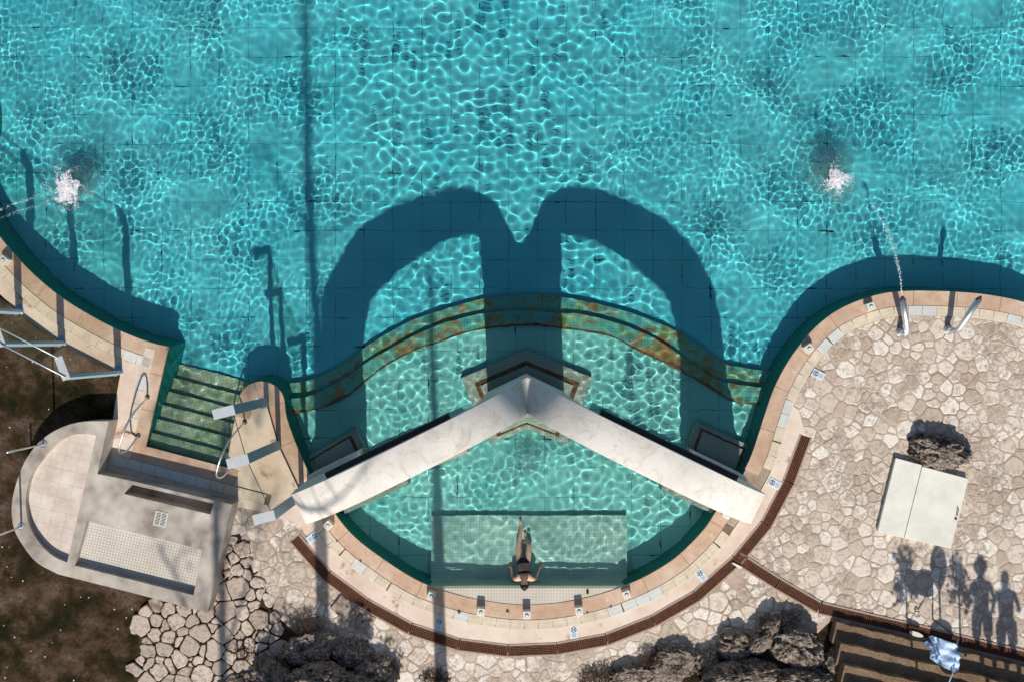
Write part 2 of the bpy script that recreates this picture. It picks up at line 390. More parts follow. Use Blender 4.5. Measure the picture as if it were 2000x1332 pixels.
# ------------------------------------------------------------------ drain channel polyline
DR = [(576, 1052), (638, 1124), (714, 1180), (801, 1228), (896, 1259), (992, 1271), (1089, 1267), (1185, 1249), (1276, 1213), (1361, 1164), (1440, 1093), (1497, 1024), (1541, 941), (1574, 852)]
DB = [(1440, 1089), (1518, 1139), (1601, 1187), (1697, 1210), (1790, 1231), (1883, 1254), (1968, 1274), (2060, 1297)]
drw = [W(*p, .07) for p in DR]; dbw = [W(*p, .07) for p in DB]
bandA = offs(bot + right[1:30], .5)[14:]
mb = MB(); dd = drw[::-1]
mb.prism([p for p in bandA[6:]] + [W(1560, 800, .06)] + dd, None, .0635); tag(mb.build('concrete_path', M['concrete'], recalc=False), kind='structure')

# ------------------------------------------------------------------ crazy paving (real stones, Voronoi)
def voronoi(poly, s, seed, gap=.02, jit=1.0, lo=.55):
    rr = random.Random(seed); xs = [p[0] for p in poly]; ys = [p[1] for p in poly]
    x0, x1, y0, y1 = min(xs) - s, max(xs) + s, min(ys) - s, max(ys) + s
    pts = []; cell = {}; rad = {}
    area = (x1 - x0) * (y1 - y0) / (s * s)
    for mul, tr_ in ((1.4, .3), (1.12, .9), (.9, 4), (.7, 7), (.5, 3)):
        for _ in range(int(area * tr_)):
            p = (rr.uniform(x0, x1), rr.uniform(y0, y1)); r = s * .62 * mul * rr.uniform(.85, 1.15)
            i, j = int(p[0] // s), int(p[1] // s); ok = True
            for a in range(i - 2, i + 3):
                for b in range(j - 2, j + 3):
                    for q in cell.get((a, b), ()):
                        if (q[0] - p[0]) ** 2 + (q[1] - p[1]) ** 2 < (.54 * (r + rad[q])) ** 2: ok = False; break
                    if not ok: break
                if not ok: break
            if ok: pts.append(p); rad[p] = r; cell.setdefault((i, j), []).append(p)
    out = []
    for p in pts:
        if not pip(p, poly) and not any(pip((p[0] + .2 * math.cos(t), p[1] + .2 * math.sin(t)), poly) for t in range(0, 7)): continue
        i, j = int(p[0] // s), int(p[1] // s)
        nb = [q for a in range(i - 3, i + 4) for b in range(j - 3, j + 4) for q in cell.get((a, b), ()) if q != p]
        P = [Vector((p[0] + dx * s * 2, p[1] + dy * s * 2)) for dx, dy in ((-1, -1), (1, -1), (1, 1), (-1, 1))]
        c = Vector(p)
        for q in sorted(nb, key=lambda q: (q[0] - p[0]) ** 2 + (q[1] - p[1]) ** 2)[:30]:
            rq = rad[q]; q = Vector(q); n = (q - c); L = n.length; n /= L; lim = n.dot(c) + (L * L + .45 * (rad[p] ** 2 - rq ** 2)) / (2 * L) - gap / 2 * rr.uniform(.6, 1.5); N = []
            for a in range(len(P)):
                A, B = P[a], P[(a + 1) % len(P)]; da, db = n.dot(A) - lim, n.dot(B) - lim
                if da <= 0: N.append(A)
                if (da < 0) != (db < 0) and abs(da - db) > 1e-12: N.append(A + (B - A) * (da / (da - db)))
            P = N
            if len(P) < 3: break
        if len(P) < 3: continue
        Q = []
        for a in range(len(P)):       # subdivide, round and wobble the outline
            A, B = P[a], P[(a + 1) % len(P)]
            if (B - A).length < .03: Q.append((A + B) / 2); continue
            Q.append(A.lerp(B, .14)); 
            if (B - A).length > .12: Q.append(A.lerp(B, .5) )
            Q.append(A.lerp(B, .86))
        w = .030 * jit
        Q = [v + Vector((noise.noise(Vector((v.x * 14, v.y * 14, 3.1))), noise.noise(Vector((v.x * 14, v.y * 14, 9.7))))) * w for v in Q]
        if len(Q) > 3: out.append((c, Q))
    return out
def lay_stones(name, poly, s, seed, mat, z, gap, th=.012, skip=None, jit=1.0, tilt=.004, lo=.55, base=.04):
    mb = MB(); rr = random.Random(seed + 50)
    for c, Q in voronoi(poly, s, seed, gap, jit, lo):
        if skip and any(skip(v) for v in Q): continue
        n = len(Q); cen = sum(Q, Vector((0, 0))) / n; zt = z + rr.uniform(0, th)
        tx, ty = rr.uniform(-tilt, tilt), rr.uniform(-tilt, tilt)
        f = lambda v: (v.x - cen.x) * tx + (v.y - cen.y) * ty
        vs = [(v.x, v.y, base) for v in Q] + [(v.x, v.y, zt - .006 + f(v)) for v in Q]
        I = [cen + (v - cen) * max(.5, 1 - .018 / max((v - cen).length, .03)) for v in Q]
        vs += [(v.x, v.y, zt + f(v)) for v in I]
        fs = [(i, (i + 1) % n, n + (i + 1) % n, n + i) for i in range(n)] + [(n + i, n + (i + 1) % n, 2 * n + (i + 1) % n, 2 * n + i) for i in range(n)] + [tuple(range(2 * n, 3 * n))]
        mb.add(vs, fs, rr.random())
    return tag(mb.build(name, mat, recalc=False), kind='structure')
dcl = drw
def near_line(v, L, d):
    for a, b in zip(L, L[1:]):
        t = max(0, min(1, (v - a).dot(b - a) / (b - a).length_squared))
        if (v - (a + (b - a) * t)).length < d: return True
    return False
rout = offs(right, .54)
PR = [W(1568, 842, .06), W(1560, 800, .06)] + [p for p in rout[24:]] + [W(2400, 760), W(2400, 1400), W(2060, 1290, .06)] + dbw[::-1] + drw[10:][0:]
lay_stones('stone_paving', PR, .33, 3, M['stone'], .055, .026, th=.004, tilt=.002)
PB = drw[:10] + dbw[1:3] + [W(1590, 1215), W(1500, 1345), W(1200, 1430), W(900, 1440), W(700, 1330), W(560, 1290), W(470, 1280), W(452, 1150), W(440, 1040), W(458, 1000), W(560, 1030)]
lay_stones('stone_paving', PB, .34, 8, M['stone'], .055, .03, th=.004, tilt=.002)
PS = [W(*p) for p in [(420, 1060), (478, 1080), (500, 1180), (540, 1235), (530, 1290), (500, 1345), (270, 1360), (290, 1260), (288, 1205), (335, 1188), (400, 1205)]]
lay_stones('stepping_stones', PS, .38, 21, M['stone_rough'], .085, .032, .03, jit=1.3, tilt=.04, base=-.02)
# soil between the loose stones
mb = MB(); mb.prism([p * 1.0 for p in [W(*q) for q in [(415, 1055), (470, 1040), (520, 1180), (580, 1235), (600, 1400), (250, 1400), (285, 1190), (400, 1205)]]], None, .058); tag(mb.build('soil', M['soil'], recalc=False), kind='structure')

# ------------------------------------------------------------------ pool shell
DM = .66; DBS = .50
mb = MB(); mb.prism([Vector(p) for p in ((-16, -6.4), (16, -6.4), (16, 11), (-16, 11))], None, -DM); tag(mb.build('pool_floor', M['floor'], recalc=False), kind='structure')
mb = MB(); o2 = offs(outline, .04)
vs = []; fs = []
base_ = offs(outline, -.15)
for p, q in zip(outline + [outline[0]], base_ + [base_[0]]): vs += [(p.x, p.y, .045), (q.x, q.y, -DM - .02)]
fs = [(2 * i, 2 * i + 1, 2 * i + 3, 2 * i + 2) for i in range(len(outline))]
mb.add(vs, fs); tag(mb.build('pool_wall', M['wall'], recalc=False), kind='structure')
A1 = [(540, 752), (600, 744), (660, 718), (700, 688), (740, 660), (800, 628), (870, 604), (950, 583), (1020, 576), (1091, 580), (1190, 600), (1278, 628), (1342, 659), (1410, 705), (1432, 715), (1520, 727)]
A2 = [(540, 776), (600, 774), (670, 740), (728, 700), (800, 660), (860, 634), (910, 620), (950, 612), (1020, 606), (1089, 611), (1146, 616), (1234, 641), (1300, 674), (1353, 712), (1388, 734), (1423, 747), (1515, 760)]
A3 = [(540, 812), (620, 798), (680, 772), (740, 724), (800, 690), (860, 668), (910, 650), (954, 642), (1020, 637), (1089, 641), (1190, 657), (1234, 679), (1300, 710), (1350, 736), (1410, 773), (1443, 787), (1515, 792)]
D1, D2 = .51, .38
a1 = cat([UW(*p, D1) for p in A1], 5); a2 = cat([UW(*p, D2) for p in A2], 5); a3 = cat([UW(*p, D2) for p in A3], 5)
under = [Vector((5.9, -1.2)), Vector((5.9, -6.2)), Vector((-5.3, -6.2)), Vector((-5.3, -1.2))]
mb = MB(); mb.prism(a1 + a2[::-1], -1.4, -D1); tag(mb.build('pool_step', M['tread'], recalc=False), kind='structure')
mb = MB(); mb.prism(a2 + a3[::-1], -1.4, -D2); tag(mb.build('pool_step', M['tread'], recalc=False), kind='structure')
mb = MB(); mb.prism(a3 + [Vector((6, -2)), Vector((6, -6.2)), Vector((-4.9, -6.2)), Vector((-4.9, -1.6))], -1.4, -DBS); tag(mb.build('basin_floor', M['basin'], recalc=False), kind='structure')
# rusty edge line on the sill
mb = MB(); n = len(a3)
for i in range(n - 1):
    w1 = .02 + .10 * max(0, noise.noise(Vector((i * .3, 1, 0))) + .2); w2 = .02 + .10 * max(0, noise.noise(Vector(((i + 1) * .3, 1, 0))) + .2)
    p, q = a3[i], a3[i + 1]; t = (q - p).normalized(); nn = Vector((-t.y, t.x))
    mb.add([(p.x, p.y, -D2 + .006), (q.x, q.y, -D2 + .006), (*(q + nn * w2), -D2 + .006), (*(p + nn * w1), -D2 + .006)], [(0, 1, 2, 3)])
tag(mb.build('pool_step_stain', M['rust'], recalc=False), kind='structure')
# entry steps
u = (cB - cA).normalized(); nrm = Vector((-u.y, u.x))
for i in range(6):
    a = cA + u * -.05 + nrm * (.31 * i - .02); wdt = 1.92 if i < 5 else 2.0
    sh = .31
    q = [a, a + u * wdt, a + u * wdt + nrm * (sh + .02), a + nrm * (sh + .02)]
    q = [v + u * (.02 * i) for v in q]
    mb = MB(); mb.prism(q, -1.4, -.1 * (i + 1)); tag(mb.build('entry_step', M['step'], recalc=False), kind='structure')

# ------------------------------------------------------------------ coping
def subpoly(P, a, b): return P[a:b]
def coping_run(mb, P, w0=-.025, w1=.29, piece=.95, z0=.03, z1=Z0):
    A = offs(P, w0); B = offs(P, w1); L = [0]
    for i in range(1, len(P)): L.append(L[-1] + (P[i] - P[i - 1]).length)
    n = max(1, round(L[-1] / piece)); start = 0
    for k in range(n):
        t1 = L[-1] * (k + 1) / n
        def at(Q, t):
            for i in range(1, len(L)):
                if L[i] >= t: return Q[i - 1].lerp(Q[i], (t - L[i - 1]) / max(1e-9, L[i] - L[i - 1]))
            return Q[-1]
        t0 = L[-1] * k / n
        a0, a1_ = t0 + .004, t1 - .004
        ts = [a0] + [l for l in L if a0 + .01 < l < a1_ - .01] + [a1_]
        mb.strip([at(A, t) for t in ts], [at(B, t) for t in ts], z0, z1)
mb = MB(); coping_run(mb, left); tag(mb.build('coping', M['coping']), kind='structure')
mb = MB(); coping_run(mb, left[-6:] + seg(left[-1], cA, 10)[1:] + [cA], w1=.26, z1=Z0 - .004); coping_run(mb, [cA + Vector((-.25, .06))] + seg(cA, cB, 10)[1:] + [cB + Vector((.25, -.07))], w1=.3, z1=Z0 - .007); tag(mb.build('coping', M['coping']), kind='structure')
mb = MB(); coping_run(mb, nose[10:], w1=.31, piece=.8); tag(mb.build('coping', M['coping']), kind='structure')
mb = MB(); coping_run(mb, bot[8:-6]); tag(mb.build('coping', M['coping']), kind='structure')
mb = MB(); coping_run(mb, right); tag(mb.build('coping', M['coping']), kind='structure')

# ------------------------------------------------------------------ gutter panels
PL = .305
def make_panel(mat):
    m = MB(); n = 13; Wd = .205
    for i in range(n): m.box(((i + .5) * (PL - .005) / n - (PL - .005) / 2, 0, 0), .0195, Wd, .012)
    m.box((0, 0, -.001), PL - .005, .012, .011)
    e = empty('gutter_panel', (0, 0, 0), 0, 'x', 'drain panel')
    m.build('slats', mat, e, recalc=False)
    for s in (-1, 1):
        f = MB(); f.box((0, s * Wd / 2, -.004), PL - .005, .008, .012); f.build('side_rail', mat, e, recalc=False)
    return e
protos = [make_panel(M['slat']), make_panel(M['slat_white'])]; used = [False, False]
pit = MB()
def gutter(P, whites, where, grp, off=.405, zoff=0.0, noise_gap=.05, first=0):
    Q = offs(P, off); pit.strip(offs(P, off - .115), offs(P, off + .115), .05, .0625)
    L = [0]
    for i in range(1, len(Q)): L.append(L[-1] + (Q[i] - Q[i - 1]).length)
    def at(t):
        for i in range(1, len(L)):
            if L[i] >= t: return Q[i - 1].lerp(Q[i], (t - L[i - 1]) / max(1e-9, L[i] - L[i - 1]))
        return Q[-1]
    t = PL / 2; i = 0; r2 = random.Random(len(P))
    while t + PL / 2 < L[-1]:
        w = 1 if i in whites else 0
        p = at(t); d = at(t + .1) - at(t - .1)
        if used[w]: o = copy_tree(protos[w])
        else: o = protos[w]; used[w] = True
        o.location = (p.x, p.y, .071); o.rotation_euler = (0, 0, math.atan2(d.y, d.x) + r2.uniform(-.006, .006))
        colr = 'bluish white' if w else 'aged cream'
        o['label'] = f'{colr} slatted gutter panel, {ordinal(i)} {where}'; o['group'] = grp; o['category'] = 'drain panel'
        t += PL + (.03 if r2.random() < noise_gap else .002); i += 1
lv = left[55:]
gutter(left[53:-3], {13, 14}, 'from the left edge along the upper left curve', 'gutter panels along the upper left curve')
gutter(seg(left[-1] - Vector((0, .1)), cA, 10), {2}, 'from the top beside the left handrail', 'gutter panels left of the entry steps', off=.37)
gutter(seg(cA + Vector((-.55, .14)), cB + Vector((1.35, -.35)), 12), {0, 1, 2, 3, 4, 5, 6}, 'from the left below the entry steps', 'gutter panels below the entry steps', off=.43)
b0 = [i for i, p in enumerate(bot) if p.y < W(0, 1005).y][0]; b1 = [i for i, p in enumerate(bot) if p.y < W(0, 1010).y][-1]
gutter(bot[b0 - 2:b1 + 2], {4, 12, 23, 24, 25, 26}, 'from the left arch foot along the lower curve', 'gutter panels round the lower basin')
gutter(right[5:], {3, 4, 9, 10, 16, 17, 23, 28}, 'from the right arch foot along the right curve', 'gutter panels along the right curve')
tag(pit.build('gutter_channel', simple('gutter_bed', C(120, 104, 88), .9, 0, .3)), kind='structure')

# ------------------------------------------------------------------ rusty drain grates
pit = MB(); surround = MB()
def grate_run(P, where, grp, k0=0):
    for i, (a, b) in enumerate(zip(P, P[1:])):
        d = b - a; L = d.length; ang = math.atan2(d.y, d.x); c = (a + b) / 2; Wd = .195; L2 = L - .035
        e = empty('drain_grate', (c.x, c.y, .066), ang, f'rusty brown drain grate, {ordinal(i)} {where}', 'drain grate', grp)
        f = MB()
        for s in (-1, 1): f.box((0, s * (Wd / 2 - .007), .004), L2, .013, .02); f.box((s * (L2 / 2 - .007), 0, .0035), .014, Wd, .019)
        f.build('frame', M['grate'], e, recalc=False)
        g = MB(); n = int(L2 / .047)
        for q in range(1, n): g.box((-L2 / 2 + q * L2 / n, 0, .002), .010, Wd - .01, .014)
        for q in (-1.5, -.5, .5, 1.5): g.box((0, q * .037, .0035), L2 - .01, .009, .012)
        g.build('grid', M['grate'], e, recalc=False)
        t = d.normalized(); nn = Vector((-t.y, t.x))
        pit.prism([a - nn * .1, b - nn * .1, b + nn * .1, a + nn * .1], None, .0655)
        for s in (-1, 1):
            p0, p1 = a + nn * s * .125, b + nn * s * .125
            surround.bar((p0.x, p0.y, .062), (p1.x, p1.y, .062), .035, .02)
grate_run(drw, 'counting from the left end near the arch foot', 'drain grates curving round the lower basin')
grate_run(dbw, 'on the branch that leaves the curve toward the right steps', 'drain grates of the straight branch')
tag(pit.build('drain_channel', M['black'], recalc=False), kind='structure')  # black sheet just below the bars, in place of the channel's shade
tag(surround.build('drain_kerb', simple('kerb', C(172, 152, 136), .9, 0, .2)), kind='structure')

# ------------------------------------------------------------------ the arch
AX = .30
UP = [(0, 1.62), (.07, 1.65), (.15, 1.74), (.22, 1.86), (.30, 2.03), (.42, 2.30), (.58, 2.54), (.80, 2.74), (1.05, 2.91), (1.35, 3.04), (1.75, 3.14), (2.2, 3.2), (2.7, 3.24), (3.2, 3.22), (3.6, 3.14), (3.95, 2.99), (4.2, 2.80), (4.36, 2.58), (4.44, 2.3), (4.48, 1.9), (4.55, 1.3), (4.66, .5), (4.70, -1.2)]
LO = [(3.72, -1.2), (3.76, 1.2), (3.78, 1.8), (3.74, 2.12), (3.6, 2.34), (3.35, 2.5), (3.0, 2.6), (2.5, 2.69), (2.0, 2.73), (1.6, 2.70), (1.3, 2.63), (1.1, 2.5), (.96, 2.3), (.9, 2.0), (.86, 1.2), (.82, -1.2), (0, -1.2)]
UP = [(o, z + (.2 * (1 if o < 3.3 else max(0, 1 - (o - 3.3) / 1.1)) if z > .6 else 0)) for o, z in UP]; LO = [(o, z + (.2 if z > 2 and o < 3.7 else 0)) for o, z in LO]
SL = .485; YN = -.70; WID = .67
arch = empty('heart_arch', (AX, -2.0, .05), 0, 'white plastered double arch with a V plan standing in the pool, casting a heart shadow', 'arch')
XS = .27; YS = -(WID - XS * SL)
UPX = [(v.x, v.y) for v in cat([p for p in UP], 6)]; UPX = [p for p in UPX if abs(p[0] - XS) > .008]; UPX = sorted([p for p in UPX if p[0] < XS] + [(XS, 2.16)]) + [p for p in UPX if p[0] > XS]
LOX = LO[:-1] + [(XS, -1.2), (0, -1.2)]
def half(mb, s):
    P = UPX + LOX; n = len(P); vs = []
    for o, z in P: vs.append((s * o, YN + 2.0 - SL * o, z - .05))
    for o, z in P:
        t = min(1, o / XS); vs.append((s * max(0, o - XS * t), YN + 2.0 - SL * o + YS * t, z - .05))
    fs = [t for t in tessellate_polygon([[Vector((o, z, 0)) for o, z in P]])]
    ids = [i for i, (o, z) in enumerate(P) if o >= XS - 1e-6]
    fs += [tuple(ids[i] + n for i in t) for t in tessellate_polygon([[Vector((P[i][0], P[i][1], 0)) for i in ids]])]
    for i in range(n - 1): fs.append((i, i + 1, n + i + 1, n + i))
    mb.add(vs, fs)
mb = MB(); half(mb, -1); half(mb, 1)
me = bpy.data.meshes.new('body'); me.from_pydata(mb.v, [], mb.f)
bm = bmesh.new(); bm.from_mesh(me); bmesh.ops.remove_doubles(bm, verts=bm.verts, dist=1e-4)
bmesh.ops.recalc_face_normals(bm, faces=bm.faces)
bmesh.ops.dissolve_limit(bm, angle_limit=R(1), verts=bm.verts, edges=bm.edges)
ed = [e for e in bm.edges if len(e.link_faces) == 2 and e.calc_face_angle(0) > R(50) and not all(abs(v.co.x) < .02 for v in e.verts)]
for f in bm.faces: f.smooth = True
bmesh.ops.bevel(bm, geom=ed, offset=.055, segments=3, profile=.5, affect='EDGES', clamp_overlap=True)
bmesh.ops.triangulate(bm, faces=[f for f in bm.faces if len(f.verts) > 4])
for e in bm.edges: e.smooth = e.calc_face_angle(0) < R(35) if len(e.link_faces) == 2 else True
bm.to_mesh(me); bm.free()
me.materials.append(M['plaster']); bo = bpy.data.objects.new('body', me); COL.objects.link(bo); bo.parent = arch; bo.cycles.is_caustics_receiver = True
def P3(o, s, dy, z): return Vector((s * o, YN + 2 - SL * o + dy, z - .05))
for s, o0, o1 in ((-1, 1.42, 3.62), (1, 1.28, 3.72)):
    m = MB(); m.bar(P3(o0, s, .045, 2.95), P3(o1, s, .045, 2.95), .13, .16); m.bar(P3(o0, s, .10, 3.05), P3(o1, s, .10, 3.05), .02, .05)
    m.build('spill_channel', M['darkmetal'], arch)
for s in (-1, 1):               # thickened feet
    m = MB(); q = [P3(3.55, s, .10, 0), P3(4.62, s, .10, 0), P3(4.72, s, -.1, 0), P3(4.72, s, -WID - .03, 0), P3(3.6, s, -WID - .06, 0)]
    m.prism([Vector((p.x, p.y)) for p in q], -1.15, .35 if s < 0 else .5, tint=None); m.build('foot', M['plaster'], arch, bevel=.03)
# low ledges beneath the south side
for s, px0, px1, lab in ((-1, (655, 993), (914, 882), 'narrow brown stone ledge under the left half of the white arch'), (1, (1402, 985), (1150, 876), 'narrow brown stone ledge under the right half of the white arch')):
    a, b = W(*px0, .1), W(*px1, .1); m = MB(); d = (b - a).normalized(); nn = Vector((-d.y, d.x)) * (1 if s < 0 else -1)
    m.prism([a, b, b + nn * .35, a + nn * .35], -1.1, .12); o = m.build('stone_ledge', simple('ledge_stone', C(168, 146, 130), .9, 0, .3, 5), bevel=.01); tag(o, lab, 'ledge')
    a, b = UW(*(674, 1003) if s < 0 else (1392, 1003), .15), UW(*(800, 945) if s < 0 else (1290, 955), .15)
    m = MB(); m.prism([a, b, b + nn * .25, a + nn * .25], -1.1, -.12); o = m.build('stone_ledge', M['ledge'], bevel=.01)
    tag(o, lab.replace('narrow brown stone ledge', 'submerged pale ledge with rusty edge low'), 'ledge')
# plinths with rims
def plinth(name, poly, d, label, inner_s=.8, lip=.06):
    P = [UW(*p, d) for p in poly]; c = sum(P, Vector((0, 0))) / len(P)
    e = empty(name, (c.x, c.y, -DBS), 0, label, 'plinth')
    L = [p - c for p in P]; z = DBS
    m = MB(); m.prism(L, -.05, z - d); m.build('base', M['ledge'], e, bevel=.012)
    I = [p * inner_s for p in L]; I2 = [p * (inner_s - .09) for p in L]
    m = MB(); m.prism(I, z - d - .02, z - d + .005, [I2[::-1]]); m.build('rusty_line', M['rust'], e)
    m = MB(); m.prism(I2, z - d - .02, z - d + lip); m.build('inner_block', M['ledge'], e, bevel=.012)
plinth('pillar_plinth', [(900, 738), (1027, 683), (1157, 737), (1107, 868), (1029, 838), (957, 868)], .30, 'pale mosaic plinth with a rusty line under the middle column of the arch')
plinth('underwater_seat', [(585, 900), (696, 836), (719, 886), (640, 960), (600, 945)], .32, 'submerged seat block with rusty edge beside the left foot of the arch')
plinth('underwater_seat', [(1360, 822), (1470, 872), (1450, 925), (1385, 950), (1342, 872)], .32, 'submerged seat block with rusty edge beside the right foot of the arch')

# ------------------------------------------------------------------ lounging shelf
x0, x1 = UW(843, 1060, .5).x, UW(1223, 1060, .5).x
prof = [(UW(1000, 1006, .37).y, -1.3), (UW(1000, 1006, .37).y, -.37), (-4.4, -.35), (-4.95, -.33), (-5.17, -.32), (-5.24, -.28), (-5.275, -.18), (-5.295, .035), (-5.34, .055), (-5.8, .062), (-5.85, -.2)]
shelf = empty('lounging_shelf', ((x0 + x1) / 2, prof[0][0], -.6), 0, 'shallow tiled lounging shelf with a dry pale rim at the foot of the basin', 'pool shelf')
ox, oy, oz = shelf.location
def prof_mesh(sub, extend=0):
    m = MB(); n = len(sub); vs = [(x0 - ox, y - oy, z - oz) for y, z in sub] + [(x1 - ox, y - oy, z - oz) for y, z in sub]
    m.add(vs, [(i, i + 1, n + i + 1, n + i) for i in range(n - 1)]); return m
prof_mesh(prof[:8]).build('seat', M['shelf'], shelf, recalc=False)
prof_mesh(prof[7:]).build('rim', M['dry'], shelf, recalc=False)
m = MB()
for x in (x0, x1):
    b = len(prof) - 1
    vs = [(x - ox, y - oy, z - oz) for y, z in prof[1:-1]] + [(x - ox, y - oy, -1.3 - oz) for y, z in prof[1:-1]]; n = len(prof) - 2
    m.add(vs, [(i, i + 1, n + i + 1, n + i) for i in range(n - 1)])
m.build('side_wall', M['wall'], shelf, recalc=False)
m = MB(); m.box((W(1147, 1153).x - ox, W(1147, 1153).y - oy, .066 - oz), .05, .09, .004); m.build('overflow_slot', M['black'], shelf, recalc=False)

# ------------------------------------------------------------------ water
GX0, GX1, GY0, GY1, DS = -12.0, 12.6, -5.9, 8.3, .0195
xs = np.arange(GX0, GX1, DS); ys = np.arange(GY0, GY1, DS); X, Y = np.meshgrid(xs, ys)
rng = np.random.default_rng(11)
def waves(n, l0, l1, curv, seed):
    r = np.random.default_rng(seed); Z = np.zeros_like(X)
    for i in range(n):
        lam = math.exp(r.uniform(math.log(l0), math.log(l1))); kk = 2 * math.pi / lam; a = r.uniform(0, 2 * math.pi); ph = r.uniform(0, 6.283)
        Z += np.sin(kk * (X * math.cos(a) + Y * math.sin(a)) + ph) * (curv * math.sqrt(2 / n) / kk ** 2)
    return Z
def blob(px, py, rx, ry, p=2):
    c = W(px, py); return np.exp(-(np.abs((X - c.x) / (rx / PX)) ** p + np.abs((Y - c.y) / (ry / PX)) ** p))
calm = np.clip(blob(930, 180, 300, 330, 3) + blob(1280, 760, 230, 150, 2.5) + .8 * blob(1080, 560, 180, 110) + blob(1320, 960, 130, 120) + .5 * blob(820, 680, 160, 120), 0, 1)
jets = blob(130, 360, 230, 240) + blob(1620, 330, 300, 240) + .5 * blob(1030, 930, 140, 120)
jets = np.clip(jets, 0, 1.2)
basin = 1 / (1 + np.exp((Y + .3) * 5)); rough = 1 - calm
zC = waves(70, .16, .34, 1.55, 1)          # the fine bright net in the calm middle
zB = waves(70, .09, .22, 1.5, 2)          # short chop at the sides
zL = waves(40, .6, 1.9, .34, 4)            # slow swells that gather light in patches
zN = waves(60, .13, .30, 2.4, 9)          # basin net
pt = waves(30, .9, 2.6, 1, 21); pt = pt / pt.std(); pt = np.clip(.8 + .45 * pt, .1, 1.6)
Z = zC * calm * (1 - basin) * .95 + zB * rough * pt * (1 - .35 * basin) + zL * (1 - .4 * calm) + zN * basin * (.45 + .5 * calm) + zC * .30 * rough
for cx, cy in ((130, 365), (1630, 350)):
    c = W(cx, cy); rr_ = np.sqrt((X - c.x) ** 2 + (Y - c.y) ** 2); Z += .0035 * np.sin(rr_ * 2 * math.pi / .31) * np.exp(-rr_ / .9)
ny, nx = X.shape
# keep only cells inside the pool
outp = np.array([(p.x, p.y) for p in offs(outline, .04)]); cx_, cy_ = X[:-1, :-1] + DS / 2, Y[:-1, :-1] + DS / 2
inside = np.zeros(cx_.shape, bool); j = len(outp) - 1
for i in range(len(outp)):
    xi, yi = outp[i]; xj, yj = outp[j]
    if yi != yj:
        inside ^= ((yi > cy_) != (yj > cy_)) & (cx_ < (xj - xi) * (cy_ - yi) / (yj - yi) + xi)
    j = i
idx = np.arange(nx * ny).reshape(ny, nx)
F = np.stack([idx[:-1, :-1], idx[:-1, 1:], idx[1:, 1:], idx[1:, :-1]], -1)[inside].reshape(-1, 4)
usedv, inv = np.unique(F, return_inverse=True); F = inv.reshape(-1, 4)
V = np.stack([X.ravel(), Y.ravel(), Z.ravel()], -1)[usedv]
me = bpy.data.meshes.new('water'); me.vertices.add(len(V)); me.vertices.foreach_set('co', V.ravel().astype(np.float32))
me.loops.add(F.size); me.loops.foreach_set('vertex_index', F.ravel().astype(np.int32))
me.polygons.add(len(F)); me.polygons.foreach_set('loop_start', (np.arange(len(F)) * 4).astype(np.int32))
me.update(calc_edges=True); me.shade_smooth(); me.materials.append(M['water'])
water = bpy.data.objects.new('water', me); COL.objects.link(water); tag(water, kind='structure'); water.cycles.is_caustics_caster = True

# ------------------------------------------------------------------ foot bath block
ZT = .46
fb = empty('foot_bath', (*W(250, 1010, 0), 0), 0, 'raised grey concrete foot bath with half round and tiled basins beside the lawn', 'foot bath')
fo = fb.location
def L2(pts, z): return [W(*p, z) - fo.xy for p in pts]
FO = cat([W(*p, ZT) - fo.xy for p in [(212, 822), (150, 825), (98, 846), (60, 882), (36, 930), (23, 985), (27, 1030), (45, 1065), (72, 1098), (114, 1121)]], 4) + L2([(250, 1155), (405, 1196), (453, 985), (251, 937), (190, 925)], ZT)
SEMI = cat([W(*p, ZT) - fo.xy for p in [(188, 850), (160, 847), (135, 851), (108, 868), (84, 892), (64, 920), (54, 948), (50, 982), (54, 1012), (64, 1040), (84, 1068), (106, 1087), (131, 1098)]], 3)
REC = L2([(254, 945), (417, 983), (411, 1004), (242, 964)], ZT)
TIL = L2([(170, 1016), (394, 1073), (378, 1162), (146, 1104)], ZT)
m = MB(); m.prism(FO, -.05, ZT, [SEMI, REC, TIL]); m.build('rim', M['footbath'], fb)
m = MB(); m.prism(SEMI, None, ZT - .11); m.build('half_round_floor', M['slabs'], fb, recalc=False)
m = MB(); m.prism(TIL, None, ZT - .12); m.build('tiled_floor', M['tilebath'], fb, recalc=False)
m = MB(); m.prism(REC, None, ZT - .34); m.build('recess_floor', M['footbath'], fb, recalc=False)
gp = W(314, 1013, ZT) - fo.xy; g = MB(); rz = Matrix.Rotation(R(-13), 2)
for s in (-1, 1):
    for i in range(9):
        c = gp + rz @ Vector((s * .063, (i - 4) * .031)); g.box((c.x, c.y, ZT + .006), .095, .014, .008, rot=R(-13))
for s in (-1, 0, 1):
    c = gp + rz @ Vector((s * .12, 0)); g.box((c.x, c.y, ZT + .005), .022, .31, .010, rot=R(-13))
for s in (-1, 1):
    c = gp + rz @ Vector((0, s * .148)); g.box((c.x, c.y, ZT + .0045), .24, .016, .009, rot=R(-13))
g.build('drain_grille', M['offwhite'], fb, recalc=False)
g = MB(); g.box((gp.x, gp.y, ZT + .002), .22, .28, .001, rot=R(-13)); g.build('drain_opening', M['black'], fb, recalc=False)
for px, py, lab in ((85, 867, 'upright steel railing post on the half round rim, the upper one'), (42, 1028, 'upright steel railing post on the half round rim, the lower one')):
    p = W(px, py, ZT); e = empty('railing_post', (p.x, p.y, ZT), 0, lab, 'railing post', 'steel posts on the foot bath')
    m = MB(); m.tube([(0, 0, 0), (0, 0, 1.2)], .022, 10); m.build('pole', M['steel'], e, smooth=True)
    m = MB(); m.tube([(0, 0, 0), (0, 0, .008)], .085, 20); m.build('base_flange', M['steel'], e)

